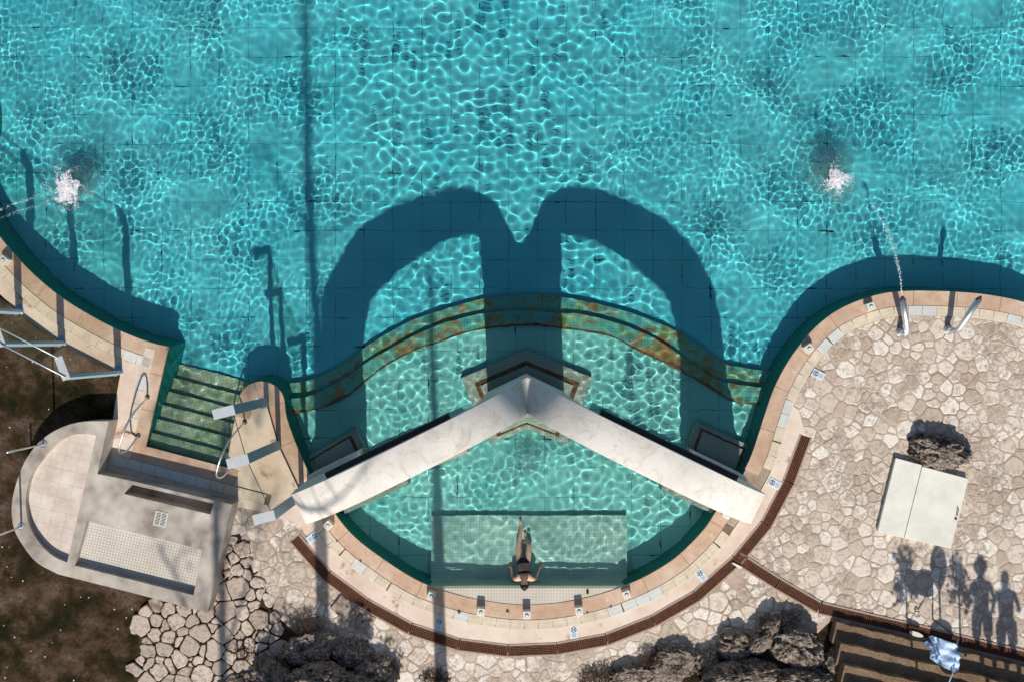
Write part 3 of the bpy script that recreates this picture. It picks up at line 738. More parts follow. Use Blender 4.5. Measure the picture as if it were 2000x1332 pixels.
# ------------------------------------------------------------------ glass wind screens
def screen(bases, hgt, capv, capl, label, rails, post_w):
    b3 = [W(*b, .05) for b in bases]; o = b3[-1]
    e = empty('glass_screen', (o.x, o.y, .05), 0, label, 'glass screen')
    L = [p - o for p in b3]; cv = Vector(capv).normalized()
    caps = []
    for p in L:
        ang = math.atan2(cv.y, cv.x)
        m = MB(); m.box((p.x, p.y, hgt / 2), .07, post_w, hgt, rot=ang); po = m.build('post', M['steel_blue'], e, bevel=.004)
        c = p + cv * (capl / 2 - .05); m = MB(); m.box((c.x, c.y, hgt + .008), capl, post_w + .004, .014, rot=ang)
        for t in (-.3, .3): m.tube([(c.x + cv.x * t * .2 + .02, c.y + cv.y * t * .2, hgt + .014), (c.x + cv.x * t * .2 + .02, c.y + cv.y * t * .2, hgt + .02)], .012, 6)
        m.build('top_plate', M['post_cap'], po)
        m = MB(); m.box((p.x + cv.x * .06, p.y + cv.y * .06, .007), .2, post_w + .06, .014, rot=ang); m.build('foot_plate', M['steel_blue'], po)
        caps.append((p, c + cv * (capl / 2 - .02)))
    for a, b in zip(L, L[1:]):
        d = (b - a).normalized(); a2, b2 = a + d * .1, b - d * .1; nn = Vector((-d.y, d.x)) * .008
        m = MB(); m.prism([a2 - nn, b2 - nn, b2 + nn, a2 + nn], .03, hgt - .03, bottom=True); m.build('glass_panel', M['glass'], e)
        m = MB(); m.bar((*a2, .03), (*b2, .03), .02, .03); m.build('bottom_seal', M['darkmetal'], e)
        m = MB(); m.bar((*a2, hgt - .02), (*b2, hgt - .02), .012, .012); m.build('top_seal', M['darkmetal'], e)
    for (p, q), (p2, q2) in zip(caps, caps[1:]):
        d = (p2 - p).normalized()
        if rails:
            for A, B in ((p, p2), (q, q2)):
                m = MB(); m.tube([(*A, hgt + .03), (*B, hgt + .03)], .014, 8); m.build('rail', M['post_cap'], e, smooth=True)
        else:
            m = MB(); m.prism([p + d * .1, q + d * .1, q2 - d * .1, p2 - d * .1], hgt - .012, hgt - .002, bottom=True); m.build('glass_canopy', M['glass'], e)
    return e
screen([(-60, 540), (38, 610), (121, 671), (232, 728)], 2.0, (-.36, .93), .46, 'long glass wind screen with steel posts and twin top rails between lawn and left curve', True, .15)
screen([(521, 784), (545, 868), (590, 964)], 2.1, (-.97, -.245), .42, 'short glass wind screen on three wide steel posts between entry steps and arch', False, .19)

# ------------------------------------------------------------------ handrails at the entry steps
def handrail(dx, dy, label):
    pts = [(288, 775, .07), (277, 787, .35), (264, 802, .62), (250, 824, .80), (240, 848, .84), (234, 868, .76), (233, 880, .62), (240, 884, .46), (252, 875, .27), (270, 850, .07)]
    P = []
    for x, y, z in pts:
        w = W(x + dx, y + dy, z); P.append(Vector((w.x, w.y, z)))
    sm = []
    for i in range(len(P) - 1):
        a = P[max(i - 1, 0)]; b = P[i]; c = P[i + 1]; d = P[min(i + 2, len(P) - 1)]
        for k in range(5):
            t = k / 5; sm.append(.5 * (2 * b + (c - a) * t + (2 * a - 5 * b + 4 * c - d) * t * t + (3 * b - a - 3 * c + d) * t ** 3))
    sm.append(P[-1]); o = P[0].copy()
    e = empty('handrail', o, 0, label, 'handrail', 'curved handrails at the entry steps')
    m = MB(); m.tube([p - o for p in sm], .019, 8); m.build('hoop', M['steel'], e, smooth=True)
    for q in (P[0] - o, P[-1] - o):
        m = MB(); m.tube([q, q + Vector((0, 0, .008))], .05, 12); m.build('foot_plate', M['darkmetal'], e)
handrail(0, 0, 'curved steel handrail on the coping left of the entry steps')
handrail(190, 49, 'curved steel handrail beside the glass screen right of the entry steps')

# ------------------------------------------------------------------ pedestals with buttons
def make_ped():
    e = empty('button_pedestal', (0, 0, 0), 0, 'x', 'pedestal', 'white push button pedestals on the pool edge')
    m = MB(); m.box((0, 0, .08), .165, .165, .16); m.build('box', M['offwhite'], e, bevel=.01)
    m = MB(); m.tube([(0, 0, .158), (0, 0, .166)], .042, 16); m.build('collar', M['darkmetal'], e)
    m = MB(); m.tube([(0, 0, .166), (0, 0, .176), (0, 0, .184)], [.036, .030, .012], 16); m.build('button', M['offwhite'], e, smooth=True)
    return e
ped = make_ped()
PEDS = [(640, 1026, -45, 'white button pedestal closest to the left foot of the arch'), (842, 1164, -20, 'white button pedestal below the left corner of the lounging shelf'),
        (939, 1195, -7, 'white button pedestal under the left half of the lounging shelf'), (1029, 1201, 0, 'white button pedestal in the middle of the lower curve below the bather'),
        (1131, 1193, 7, 'white button pedestal under the right half of the lounging shelf'), (1224, 1161, 20, 'white button pedestal below the right corner of the lounging shelf'),
        (1421, 1004, 55, 'white button pedestal closest to the right foot of the arch'), (1581, 680, -55 + 90, 'white button pedestal on the bend of the right curve'),
        (1702, 599, 18, 'white button pedestal just left of the pouring steel spout'), (5, 508, 50, 'white button pedestal cut by the left edge of the photo')]
for i, (x, y, a, lab) in enumerate(PEDS):
    o = ped if i == 0 else copy_tree(ped)
    p = W(x, y, .23); o.location = (p.x, p.y, .068); o.rotation_euler = (0, 0, R(a)); o['label'] = lab

# ------------------------------------------------------------------ no diving sign tiles
def make_sign():
    e = empty('sign_tile', (0, 0, 0), 0, 'x', 'sign', 'small warning tiles set round the pool')
    m = MB(); m.box((0, 0, .004), .175, .27, .008); m.build('plate', M['sign'], e, bevel=.002)
    m = MB(); n = 28; ri, ro, cy = .050, .062, .055
    vs = []
    for k in range(n):
        a = 2 * math.pi * k / n; vs += [(ri * math.cos(a), cy + ri * math.sin(a), .0105), (ro * math.cos(a), cy + ro * math.sin(a), .0105)]
    m.add(vs, [(2 * k, 2 * k + 1, (2 * k + 3) % (2 * n), (2 * k + 2) % (2 * n)) for k in range(n)])
    z = .0105
    def poly(P): m.add([(x, y + cy, z) for x, y in P], [tuple(range(len(P)))])
    for s in (-1, 1):
        poly([(s * .012, -.030), (s * .034, -.034), (s * .030, .030), (s * .016, .026)])
    poly([(-.016, .026), (-.006, .026), (.014, -.002), (.014, -.02), (-.002, .004)])
    poly([(.026, -.008), (.04, .02), (.032, .03), (.022, .006)])
    m.build('symbol', M['ink'], e, recalc=False)
    m = MB()
    for r_, w_ in ((-.035, .09), (-.052, .11), (-.069, .08), (-.09, .10), (-.105, .07)): m.box((0, r_, .0095), w_, .006, .001)
    m.build('text_lines', M['inkpale'], e, recalc=False)
    return e
sg = make_sign()
SG = [(611, 1049, -32 - 20, 'warning tile with a round symbol beside the left foot of the arch'), (857, 1218, -14, 'warning tile between lower gutter and drain, left of centre'),
      (1121, 1234, 4, 'warning tile between lower gutter and drain, right of centre'), (1370, 1123, 36, 'warning tile close to where the drain forks'),
      (1513, 944, 62, 'warning tile touching the right foot of the arch'), (1598, 731, 62, 'warning tile on the stone paving by the right curve')]
for i, (x, y, a, lab) in enumerate(SG):
    o = sg if i == 0 else copy_tree(sg)
    p = W(x, y, .08); o.location = (p.x, p.y, .066 if i < 5 else .071); o.rotation_euler = (0, 0, R(a)); o['label'] = lab

# ------------------------------------------------------------------ steel spouts and jets
def spout(base, elbow, tip, label):
    b, el, tp = [Vector((*W(x, y, z), z)) for x, y, z in (base, elbow, tip)]; o = Vector((b.x, b.y, .06))
    e = empty('water_spout', o, 0, label, 'water spout', 'steel spouts on the right curve')
    c1 = Vector((b.x, b.y, el.z)); P = [b, b.lerp(c1, .6), el.lerp(c1, .4), el, el.lerp(tp, .3), el.lerp(tp, .9)]
    m = MB(); m.tube([p - o for p in P] , .062, 14); m.build('tube', M['steel'], e, smooth=True)
    m = MB(); m.tube([el.lerp(tp, .895) - o, el.lerp(tp, .93) - o, tp - o], [.064, .05, .018], 14); m.build('nozzle', M['darkmetal'], e, smooth=True)
    m = MB(); m.tube([(0, 0, 0), (0, 0, .015)], .1, 20); m.build('base_flange', M['steel'], e)
    return tp
tip1 = spout((1758, 650, .05), (1773, 651, .28), (1762, 579, .72), 'steel spout on the right curve that pours a thin jet of water')
tip2 = spout((1851, 645, .05), (1867, 651, .3), (1916, 579, .85), 'dry steel spout leaning toward the right photo edge')
ICO = []
bm = bmesh.new(); bmesh.ops.create_icosphere(bm, subdivisions=1, radius=1); icov = [v.co.copy() for v in bm.verts]; icof = [tuple(v.index for v in f.verts) for f in bm.faces]; bm.free()
def drops(mb, c, r, squash=1):
    mb.add([(c[0] + v.x * r, c[1] + v.y * r, c[2] + v.z * r * squash) for v in icov], icof)
def jet(a, b, rise, label, n=260, spread=.02):
    m = MB(); rr = random.Random(n + int(a.x * 10))
    for i in range(n):
        t = rr.random() ** .9; p = a.lerp(b, t); p.z += rise * 4 * t * (1 - t)
        s = spread * (.4 + t); drops(m, (p.x + rr.gauss(0, s), p.y + rr.gauss(0, s), max(.01, p.z + rr.gauss(0, s))), rr.uniform(.004, .010) * (1.1 - .5 * t))
    o = m.build('water_jet', M['drops'], recalc=False); tag(o, label, 'water jet', kind='stuff')
e1 = Vector((*W(1706, 400, .02), .02))
jet(tip1, e1, .25, 'thin broken jet of water arcing from the steel spout', 420)
jet(Vector((*W(-60, 440, .7), .7)), Vector((*W(110, 375, .02), .02)), .2, 'thin jet entering over the left photo edge, upper one', 260, .016)
jet(Vector((*W(-60, 452, .7), .7)), Vector((*W(108, 392, .02), .02)), .12, 'thin jet entering over the left photo edge, lower one', 200, .016)
def foam(px, py, rad, n, label, seed):
    c = W(px, py); m = MB(); rr = random.Random(seed)
    arms = [(rr.uniform(0, 6.28), rr.uniform(.7, 1.35)) for _ in range(15)]
    for i in range(n):
        if rr.random() < .62: a = rr.uniform(0, 6.28); d = rad * (.5 + .35 * noise.noise(Vector((math.cos(a) * 1.7, math.sin(a) * 1.7, seed)))) * rr.random() ** .75; r = rr.uniform(.004, .011)
        else:
            a, l = rr.choice(arms); d = rad * l * rr.random() ** .7; a += rr.gauss(0, .10) + .3 * math.sin(d * 9); r = rr.uniform(.005, .014) * (1.3 - d / rad * .7)
        x, y = c.x + d * math.cos(a), c.y + d * math.sin(a)
        drops(m, (x, y, .012 + rr.random() * .03 * max(0, 1 - d / rad)), r, .55)
    tag(m.build('foam', M['foam'], recalc=False), label, 'foam', kind='stuff')
foam(133, 368, .50, 3200, 'white foam patch where the left jets land', 3)
foam(1632, 352, .40, 1700, 'white foam patch where the right jet lands', 5)
rb = np.random.default_rng(77); BV = []       # clouds of fine air bubbles just under the surface
for px, py, rx, ry, n, z1 in ((190, 300, 330, 300, 34000, .12), (100, 90, 260, 150, 16000, .12), (1570, 280, 360, 300, 46000, .12), (1500, 80, 330, 150, 12000, .12), (133, 362, 58, 56, 14000, .3), (1632, 346, 58, 56, 14000, .3), (165, 345, 70, 80, 3000, .3), (1620, 320, 80, 90, 4000, .3), (1030, 915, 150, 70, 5000, .1)):
    c = W(px, py); a = rb.uniform(0, 6.283, n); d = rb.random(n) ** .6 if z1 == .12 else np.abs(rb.normal(0, .52, n)) * (1 + .35 * np.sin(a * 3 + px) + .2 * np.sin(a * 7)); x = c.x + d * np.cos(a) * rx / PX; y = c.y + d * np.sin(a) * ry / PX
    if z1 == .12:
        den = np.array([noise.noise(Vector((u * 1.1 + .5 * math.sin(v * 1.7), v * 1.3 + .5 * math.sin(u * 1.9), 5))) + .5 * noise.noise(Vector((u * 3.1, v * 3.1, 8))) for u, v in zip(x, y)])
        ok = (den + rb.random(n) * .55 > .18); x, y = x[ok], y[ok]
    r_ = rb.uniform(.002, .0048, len(x)) * (1 if z1 == .12 else 1.4); z = -rb.uniform(.02, z1, len(x))
    ins = np.zeros(len(x), bool); jj = len(outp) - 1
    for ii in range(len(outp)):
        xi, yi = outp[ii]; xj, yj = outp[jj]
        if yi != yj: ins ^= ((yi > y) != (yj > y)) & (x < (xj - xi) * (y - yi) / (yj - yi) + xi)
        jj = ii
    BV.append(np.stack([x, y, z, r_], -1)[ins])
BV = np.concatenate(BV); k6 = np.array([(1, 0, 0), (-1, 0, 0), (0, 1, 0), (0, -1, 0), (0, 0, 1), (0, 0, -1)], float)
Vb = (BV[:, None, :3] + k6[None] * BV[:, None, 3:]).reshape(-1, 3); f8 = np.array([(0, 2, 4), (2, 1, 4), (1, 3, 4), (3, 0, 4), (2, 0, 5), (1, 2, 5), (3, 1, 5), (0, 3, 5)])
Fb = (np.arange(len(BV))[:, None, None] * 6 + f8[None]).reshape(-1, 3)
me = bpy.data.meshes.new('air_bubbles'); me.vertices.add(len(Vb)); me.vertices.foreach_set('co', Vb.ravel().astype(np.float32)); me.loops.add(Fb.size); me.loops.foreach_set('vertex_index', Fb.ravel().astype(np.int32))
me.polygons.add(len(Fb)); me.polygons.foreach_set('loop_start', (np.arange(len(Fb)) * 3).astype(np.int32)); me.update(calc_edges=True); me.materials.append(simple('bubble', (.5, .84, .86, 1), .8, 0, .02))
bo = bpy.data.objects.new('air_bubbles', me); COL.objects.link(bo); bo.cycles.is_caustics_receiver = True; tag(bo, kind='stuff')

# ------------------------------------------------------------------ white access hatch
hp = [W(*p, .15) for p in [(1750, 894), (1892, 932), (1857, 1071), (1714, 1038)]]; hc = sum(hp, Vector((0, 0))) / 4
hat = empty('access_hatch', (hc.x, hc.y, .05), 0, 'white two leaf metal access hatch on the crazy paving', 'hatch'); L = [p - hc for p in hp]
m = MB(); m.prism([p * .985 for p in L], 0, .085); m.build('frame', M['white'], hat)
t0 = .36
def quad(a, b, c, d, z0, z1, nm, mt): 
    m = MB(); m.prism([a, b, c, d], z0, z1); return m.build(nm, mt, hat, bevel=.004)
ml, mr = L[0].lerp(L[1], t0), L[3].lerp(L[2], t0)
g_ = (L[1] - L[0]).normalized() * .008; dn = (L[3] - L[0]).normalized() * .03
quad(L[0], ml - g_, mr - g_, L[3], .087, .1, 'door', M['white']); dr = quad(ml + g_ + dn, L[1] + dn, L[2], mr + g_, .087, .106, 'door', M['white'])
hh = W(1869, 1000, .17) - hc; m = MB(); m.tube([(hh.x + .02, hh.y + .1, .106), (hh.x + .02, hh.y + .09, .14), (hh.x, hh.y - .06, .14), (hh.x, hh.y - .07, .106)], .009, 6); m.build('handle', M['darkmetal'], dr, smooth=True)
m = MB(); m.tube([(hh.x - .02, hh.y - .14, .106), (hh.x - .02, hh.y - .14, .125)], .025, 10); m.build('lock', M['darkmetal'], dr)

# ------------------------------------------------------------------ boulders, bank, right hand steps
def rock(px, py, rx, ry, h, z0, seed, label, rot=0, group='dark limestone boulders along the lower edge', sub=5, crag=1.0, zc=None):
    bm = bmesh.new(); bmesh.ops.create_icosphere(bm, subdivisions=sub, radius=1)
    S = Vector((seed * 7.13, seed * 3.7, seed * 1.9))
    for v in bm.verts:
        n = v.co.normalized(); q = n * 1.1 + S; vr = noise.voronoi(q * 1.25)[0]
        f = .86 + .26 * noise.noise(q * .9) + .09 * (min(.5, vr[1] - vr[0]) - .2) + crag * (.20 * (abs(noise.noise(q * 2.1)) * -2 + .6) + .10 * (abs(noise.noise(q * 4.6)) * -2 + .5) + .05 * noise.noise(q * 11) + .025 * noise.noise(q * 24))
        p = n * f; 
        if p.z > .55: p.z = .55 + (p.z - .55) * .45
        v.co = p
    h *= .8; me = bpy.data.meshes.new('boulder'); 
    Mx = Matrix.Rotation(R(rot), 4, 'Z') @ Matrix.Diagonal((rx / PX, ry / PX, h, 1))
    bmesh.ops.transform(bm, matrix=Mx, verts=bm.verts); bm.to_mesh(me); bm.free(); me.materials.append(M['rock'])
    o = bpy.data.objects.new('boulder', me); COL.objects.link(o); p = W(px, py, z0 + h * .7); o.location = (p.x, p.y, z0 + h * .1); return tag(o, label, 'boulder', group)
rock(1846, 884, 60, 36, .62, .03, 4, 'pitted brown boulder lying just north of the white hatch', -14, group=None, crag=1.1)
RK = [(600, 1262, 58, 40, .55, .05, 11, 'mossy boulder left of the round inspection cover', 10), (530, 1316, 48, 34, .7, .1, 12, 'boulder with a pale sunlit ridge at the lower left end of the row', -20),
      (612, 1330, 70, 34, .8, .35, 13, 'dark boulder at the photo edge beneath the mossy one', 5), (683, 1270, 44, 32, .42, .05, 14, 'dark rounded boulder just below the inspection cover', 0),
      (735, 1310, 52, 36, .5, .08, 15, 'grey boulder at the right end of the left group', -20), (455, 1330, 50, 30, .35, .0, 16, 'low reddish boulder among the loose stepping stones', 20),
      (690, 1335, 50, 25, .6, .25, 17, 'half hidden boulder behind the dark rounded one', 0),
      (1312, 1296, 62, 46, .5, .05, 21, 'mossy boulder at the left end of the right group', 15), (1438, 1258, 42, 32, .5, .08, 22, 'boulder topped with yellow lichen and a black face', 0),
      (1497, 1238, 48, 22, .6, .12, 23, 'slanted elongated boulder rising to the right', 48), (1562, 1268, 62, 44, .75, .15, 24, 'largest pale boulder left of the gravel steps', -12),
      (1452, 1318, 78, 30, .7, .25, 25, 'flat cracked boulder at the photo edge, right group', 8), (1575, 1330, 60, 28, .75, .3, 26, 'pale rough boulder at the photo edge near the steps', 0),
      (1240, 1322, 60, 34, .4, .05, 27, 'low boulder behind dry brush at the lower edge', 5), (1380, 1290, 30, 34, .4, .05, 28, 'small dark boulder wedged between the mossy and the lichen one', 0),
      (1538, 1206, 38, 22, .35, .03, 29, 'low shaded boulder nearest the straight drain branch', 20), (1630, 1300, 26, 44, .5, .1, 30, 'narrow boulder bordering the gravel steps', 0)]
for a in RK: rock(a[0], a[1] + 8, a[2] * .92, a[3] * .9, a[4] * .8, *a[5:])
YB = [(380, 1420), (500, 1345), (560, 1262), (640, 1245), (700, 1290), (760, 1330), (850, 1380), (1100, 1390), (1180, 1330), (1260, 1310), (1330, 1285), (1390, 1262), (1470, 1240), (1530, 1215), (1600, 1220), (1660, 1225), (2300, 1380)]
def yb(px):
    for (a, b), (c, d) in zip(YB, YB[1:]):
        if a <= px <= c: return b + (d - b) * (px - a) / (c - a)
    return 1420 if px < 380 else 1380
bx = np.arange(-9, 22, .16); by = np.arange(-16, -5.4, .12); vs = []; fs = []
for y in by:
    for x in bx:
        e = (666 - y * PX) - yb(1000 + x * PX); t = max(0, min(1, e / (2.7 * PX))); z = 1.15 * t + (-.12 if e < 0 else -.02) + .05 * noise.noise(Vector((x * 2, y * 2, 0))) * (t > 0)
        if 1000 + x * PX > 1620 and t < 1: z -= .2
        if 1000 + x * PX < 420: z = z * max(0, (1000 + x * PX) / 420) ** 2 - .15
        vs.append((x, y, z))
nb = len(bx)
for j in range(len(by) - 1):
    for i in range(nb - 1): fs.append((j * nb + i, j * nb + i + 1, (j + 1) * nb + i + 1, (j + 1) * nb + i))
m = MB(); m.add(vs, fs); tag(m.build('bank', M['soil'], smooth=True), kind='structure')
s0, s1 = W(1630, 1211, .12), W(2160, 1338, .12); sd = (s1 - s0).normalized(); sn = Vector((sd.y, -sd.x))
for k in range(7):
    a = s0 + sn * (.37 * k) + sd * (.10 * k); b = s1 + sn * (.37 * k); Pn = []; nseg = 60
    for i in range(nseg + 1):
        q = a.lerp(b, i / nseg); Pn.append(q + sn * .035 * noise.noise(Vector((q.x * 5, q.y * 5, k))))
    m = MB(); m.prism([Pn[0] + sn * .46] + Pn + [Pn[-1] + sn * .46], -.1, .05 + .18 * (k + 1)); tag(m.build('gravel_step', M['gravel']), kind='structure')

# ------------------------------------------------------------------ small scattered things
def leafstar(px, py, s, label, seed):
    rr = random.Random(seed); m = MB(); P = []; n = 7
    for i in range(n * 2):
        a = math.pi * i / n + rr.uniform(-.15, .15); r = (s if i % 2 == 0 else s * .35) * rr.uniform(.7, 1.15); P.append((r * math.cos(a), r * math.sin(a), rr.uniform(0, .02)))
    m.add([(0, 0, .012)] + P, [(0, i + 1, (i + 1) % (2 * n) + 1) for i in range(2 * n)])
    o = m.build('dry_leaf', M['leaf'], recalc=False); p = W(px, py, .08); o.location = (p.x, p.y, .078); tag(o, label, 'leaf', 'fallen leaves on the coping')
for i, (x, y, s, lab) in enumerate([(897, 1195, .055, 'curled dry leaf on the coping under the left end of the lounging shelf'), (991, 1193, .055, 'dry leaf on the coping left of the central pedestal'), (1147, 1196, .03, 'tiny leaf scrap by the pedestal under the shelf right half'),
        (1193, 1184, .035, 'tiny dark leaf on the gutter joint below the shelf right end'), (658, 1056, .03, 'tiny dark leaf on the gutter right of the left warning tile'), (704, 1095, .035, 'small dark leaf on the coping by the white gutter panels'),
        (1629, 838, .03, 'tiny dark leaf alone on the crazy paving'), (1566, 912, .02, 'leaf scrap beside the upper right drain grate')]): leafstar(x, y, s, lab, i)
p = W(708, 1213, .07); e = empty('inspection_cover', (p.x, p.y, .072), R(-30), 'square stone slab with a round inspection lid below the drain curve', 'manhole cover')
m = MB(); m.box((0, 0, .005), .42, .42, .02); m.build('slab', M['stone_rough'], e, bevel=.004)
m = MB(); n = 32; vs = []
for k in range(n):
    a = 2 * math.pi * k / n; vs += [(.145 * math.cos(a), .145 * math.sin(a), .0165), (.158 * math.cos(a), .158 * math.sin(a), .0165)]
m.add(vs, [(2 * k, 2 * k + 1, (2 * k + 3) % (2 * n), (2 * k + 2) % (2 * n)) for k in range(n)]); m.build('lid_ring', M['darkmetal'], e, recalc=False)
m = MB(); m.tube([(0, 0, .015), (0, 0, .019)], .022, 12); m.build('lifting_hole', M['black'], e)
p = W(672, 1186, .07); m = MB(); m.box((0, 0, .02), .46, .40, .05); o = m.build('stone_slab', M['stone_rough'], bevel=.02); o.location = (p.x, p.y, .065); o.rotation_euler = (0, 0, R(-38)); tag(o, 'squared pale stone slab beside the inspection cover', 'stone slab')
p = W(1440, 1104, .1); m = MB(); m.prism([Vector(q) for q in ((-.12, .05), (-.09, .07), (.09, -.02), (.1, -.06), (.03, -.05))], 0, .03); o = m.build('plastic_shard', M['white'], bevel=.004); o.location = (p.x, p.y, .082); tag(o, 'broken white plastic piece lying where the drain forks', 'plastic piece')
def oval(px, py, rx, ry, rot, z, mat, nm, lab, cat_):
    m = MB(); P = [Vector((rx * math.cos(t) * (1 + .12 * math.cos(t)), ry * math.sin(t))) for t in [2 * math.pi * i / 20 for i in range(20)]]
    m.prism(P, 0, .02); o = m.build(nm, mat, bevel=.006); p = W(px, py, z); o.location = (p.x, p.y, z); o.rotation_euler = (0, 0, R(rot)); return tag(o, lab, cat_)
oval(1788, 1237, .15, .05, -18, .2, M['offwhite'], 'stepping_pebble', 'pale oval flat pebble lying on the first gravel step', 'pebble')
e = empty('sandal', (*W(1791, 1198, .07), .07), R(-80), 'white sandal with a dark strap lying on the paving above the steps', 'sandal')
m = MB(); P = [Vector((.14 * math.cos(t), .045 * math.sin(t) * (1 + .25 * math.cos(t)))) for t in [2 * math.pi * i / 20 for i in range(20)]]; m.prism(P, 0, .02); m.build('sole', M['white'], e, bevel=.005)
m = MB(); m.tube([(-.06, -.045, .02), (-.07, -.02, .05), (-.07, .02, .05), (-.06, .045, .02)], .009, 6); m.build('strap', M['black_cloth'], e)
m = MB(); m.tube([(.05, -.04, .02), (.05, -.015, .045), (.05, .015, .045), (.05, .04, .02)], .008, 6); m.build('strap', M['black_cloth'], e)
# pale blue cloth on a thin pole
pb = Vector((*W(1822, 1208, .06), .06)); e = empty('cloth_stand', pb, 0, 'pale blue towel spread on a thin tilted pole above the gravel steps', 'towel stand')
top = Vector((*W(1871, 1246, .95), .95)); pt2 = Vector((*W(1846, 1350, 1.05), 1.05)); kn = Vector((*W(1862, 1310, 1.0), 1.0))
m = MB(); m.tube([(0, 0, 0), top - pb], .016, 8); m.build('pole', M['darkmetal'], e, smooth=True)
m = MB(); m.tube([top - pb, kn - pb, pt2 - pb], .014, 8); m.build('cross_pole', M['steel_blue'], e, smooth=True)
CL = [W(*q, 1.0) for q in [(1818, 1246), (1824, 1244), (1845, 1251), (1867, 1257), (1873, 1262), (1871, 1272), (1877, 1277), (1874, 1284), (1875, 1308), (1866, 1313), (1858, 1310), (1835, 1299), (1821, 1289), (1823, 1269), (1810, 1262), (1808, 1257), (1817, 1256), (1832, 1263), (1824, 1255)]]
m = MB(); g = .012; x0_, x1_ = min(p.x for p in CL), max(p.x for p in CL); y0_, y1_ = min(p.y for p in CL), max(p.y for p in CL); ids = {}
fv = []; ff = []
for i in range(int((x1_ - x0_) / g) + 1):
    for j in range(int((y1_ - y0_) / g) + 1):
        x, y = x0_ + i * g, y0_ + j * g
        if pip((x + g / 2, y + g / 2), CL):
            q = []
            for a, b in ((0, 0), (1, 0), (1, 1), (0, 1)):
                if (i + a, j + b) not in ids:
                    X_, Y_ = x + a * g, y + b * g; ids[(i + a, j + b)] = len(fv)
                    rx_ = (X_ - x0_) / (x1_ - x0_)
                    zz = 1.0 + .022 * math.sin((Y_ * 34 + X_ * 11)) * rx_ ** 2 + .02 * math.sin(X_ * 13 - Y_ * 15) - .14 * (1 - rx_) + .008 * noise.noise(Vector((X_ * 20, Y_ * 20, 0)))
                    fv.append((X_ - pb.x, Y_ - pb.y, zz - pb.z))
                q.append(ids[(i + a, j + b)])
            ff.append(tuple(q))
m.add(fv, ff); co = m.build('towel', M['cloth'], e, smooth=True, recalc=False)

# ------------------------------------------------------------------ people
def skin_mesh(verts, edges, root=0, sub=2):
    me = bpy.data.meshes.new('tmp'); me.from_pydata([v[0] for v in verts], edges, [])
    o = bpy.data.objects.new('tmp', me); COL.objects.link(o); md = o.modifiers.new('s', 'SKIN'); md.use_smooth_shade = True
    for i, v in enumerate(verts):
        s = me.skin_vertices[0].data[i]; r = v[1]; s.radius = r if isinstance(r, tuple) else (r, r); s.use_root = (i == root)
    sb = o.modifiers.new('b', 'SUBSURF'); sb.levels = sub; sb.render_levels = sub
    dg = bpy.context.evaluated_depsgraph_get(); dg.update(); out = bpy.data.meshes.new_from_object(o.evaluated_get(dg))
    bpy.data.objects.remove(o); return out
def add_hand(V, E, wi, wrist, tip, side, up, r=.0085):
    d = (tip - wrist).normalized(); s = d.cross(up).normalized() * side
    palm = wrist + d * .05; V.append((palm, (.022, .03))); pi_ = len(V) - 1; E.append((wi, pi_))
    for k, (o_, l_) in enumerate(((-.030, .062), (-.011, .075), (.010, .070), (.029, .055))):
        a = palm + d * .035 + s * o_; b = a + d * l_ * .55 - up * .008; c = b + d * l_ * .45 - up * .018
        V.append((a, r)); E.append((pi_, len(V) - 1)); V.append((b, r * .92)); E.append((len(V) - 2, len(V) - 1)); V.append((c, r * .75)); E.append((len(V) - 2, len(V) - 1))
    a = palm - d * .01 - s * .035; V.append((a, r * 1.15)); E.append((pi_, len(V) - 1)); V.append((a + d * .03 - s * .02, r)); E.append((len(V) - 2, len(V) - 1))
def head_mesh(mb_, c, fwd, up, r=.098):
    bm = bmesh.new(); bmesh.ops.create_icosphere(bm, subdivisions=4, radius=1); side = up.cross(fwd).normalized()
    for v in bm.verts:
        n = v.co.copy(); f, u_, s_ = n.x, n.z, n.y
        k = 1.0
        if u_ < 0: s_ *= 1 + .28 * u_; f *= 1 + .12 * u_
        nose = math.exp(-((s_ / .14) ** 2 + ((u_ + .12) / .2) ** 2)) * .2 if f > .5 else 0
        eye = -math.exp(-(((abs(s_) - .33) / .13) ** 2 + ((u_ - .04) / .1) ** 2)) * .09 if f > .5 else 0
        lip = math.exp(-((s_ / .25) ** 2 + ((u_ + .5) / .08) ** 2)) * .05 if f > .3 else 0
        ear = math.exp(-((f / .18) ** 2 + ((u_ + .05) / .22) ** 2)) * .14 if abs(s_) > .7 else 0
        v.co = c + fwd * (f + nose + eye + lip) * r * 1.02 + side * (s_ * .80 + (ear if s_ > 0 else -ear)) * r + up * u_ * r * 1.2
    mb_.add([v.co for v in bm.verts], [tuple(v.index for v in f.verts) for f in bm.faces]); bm.free()
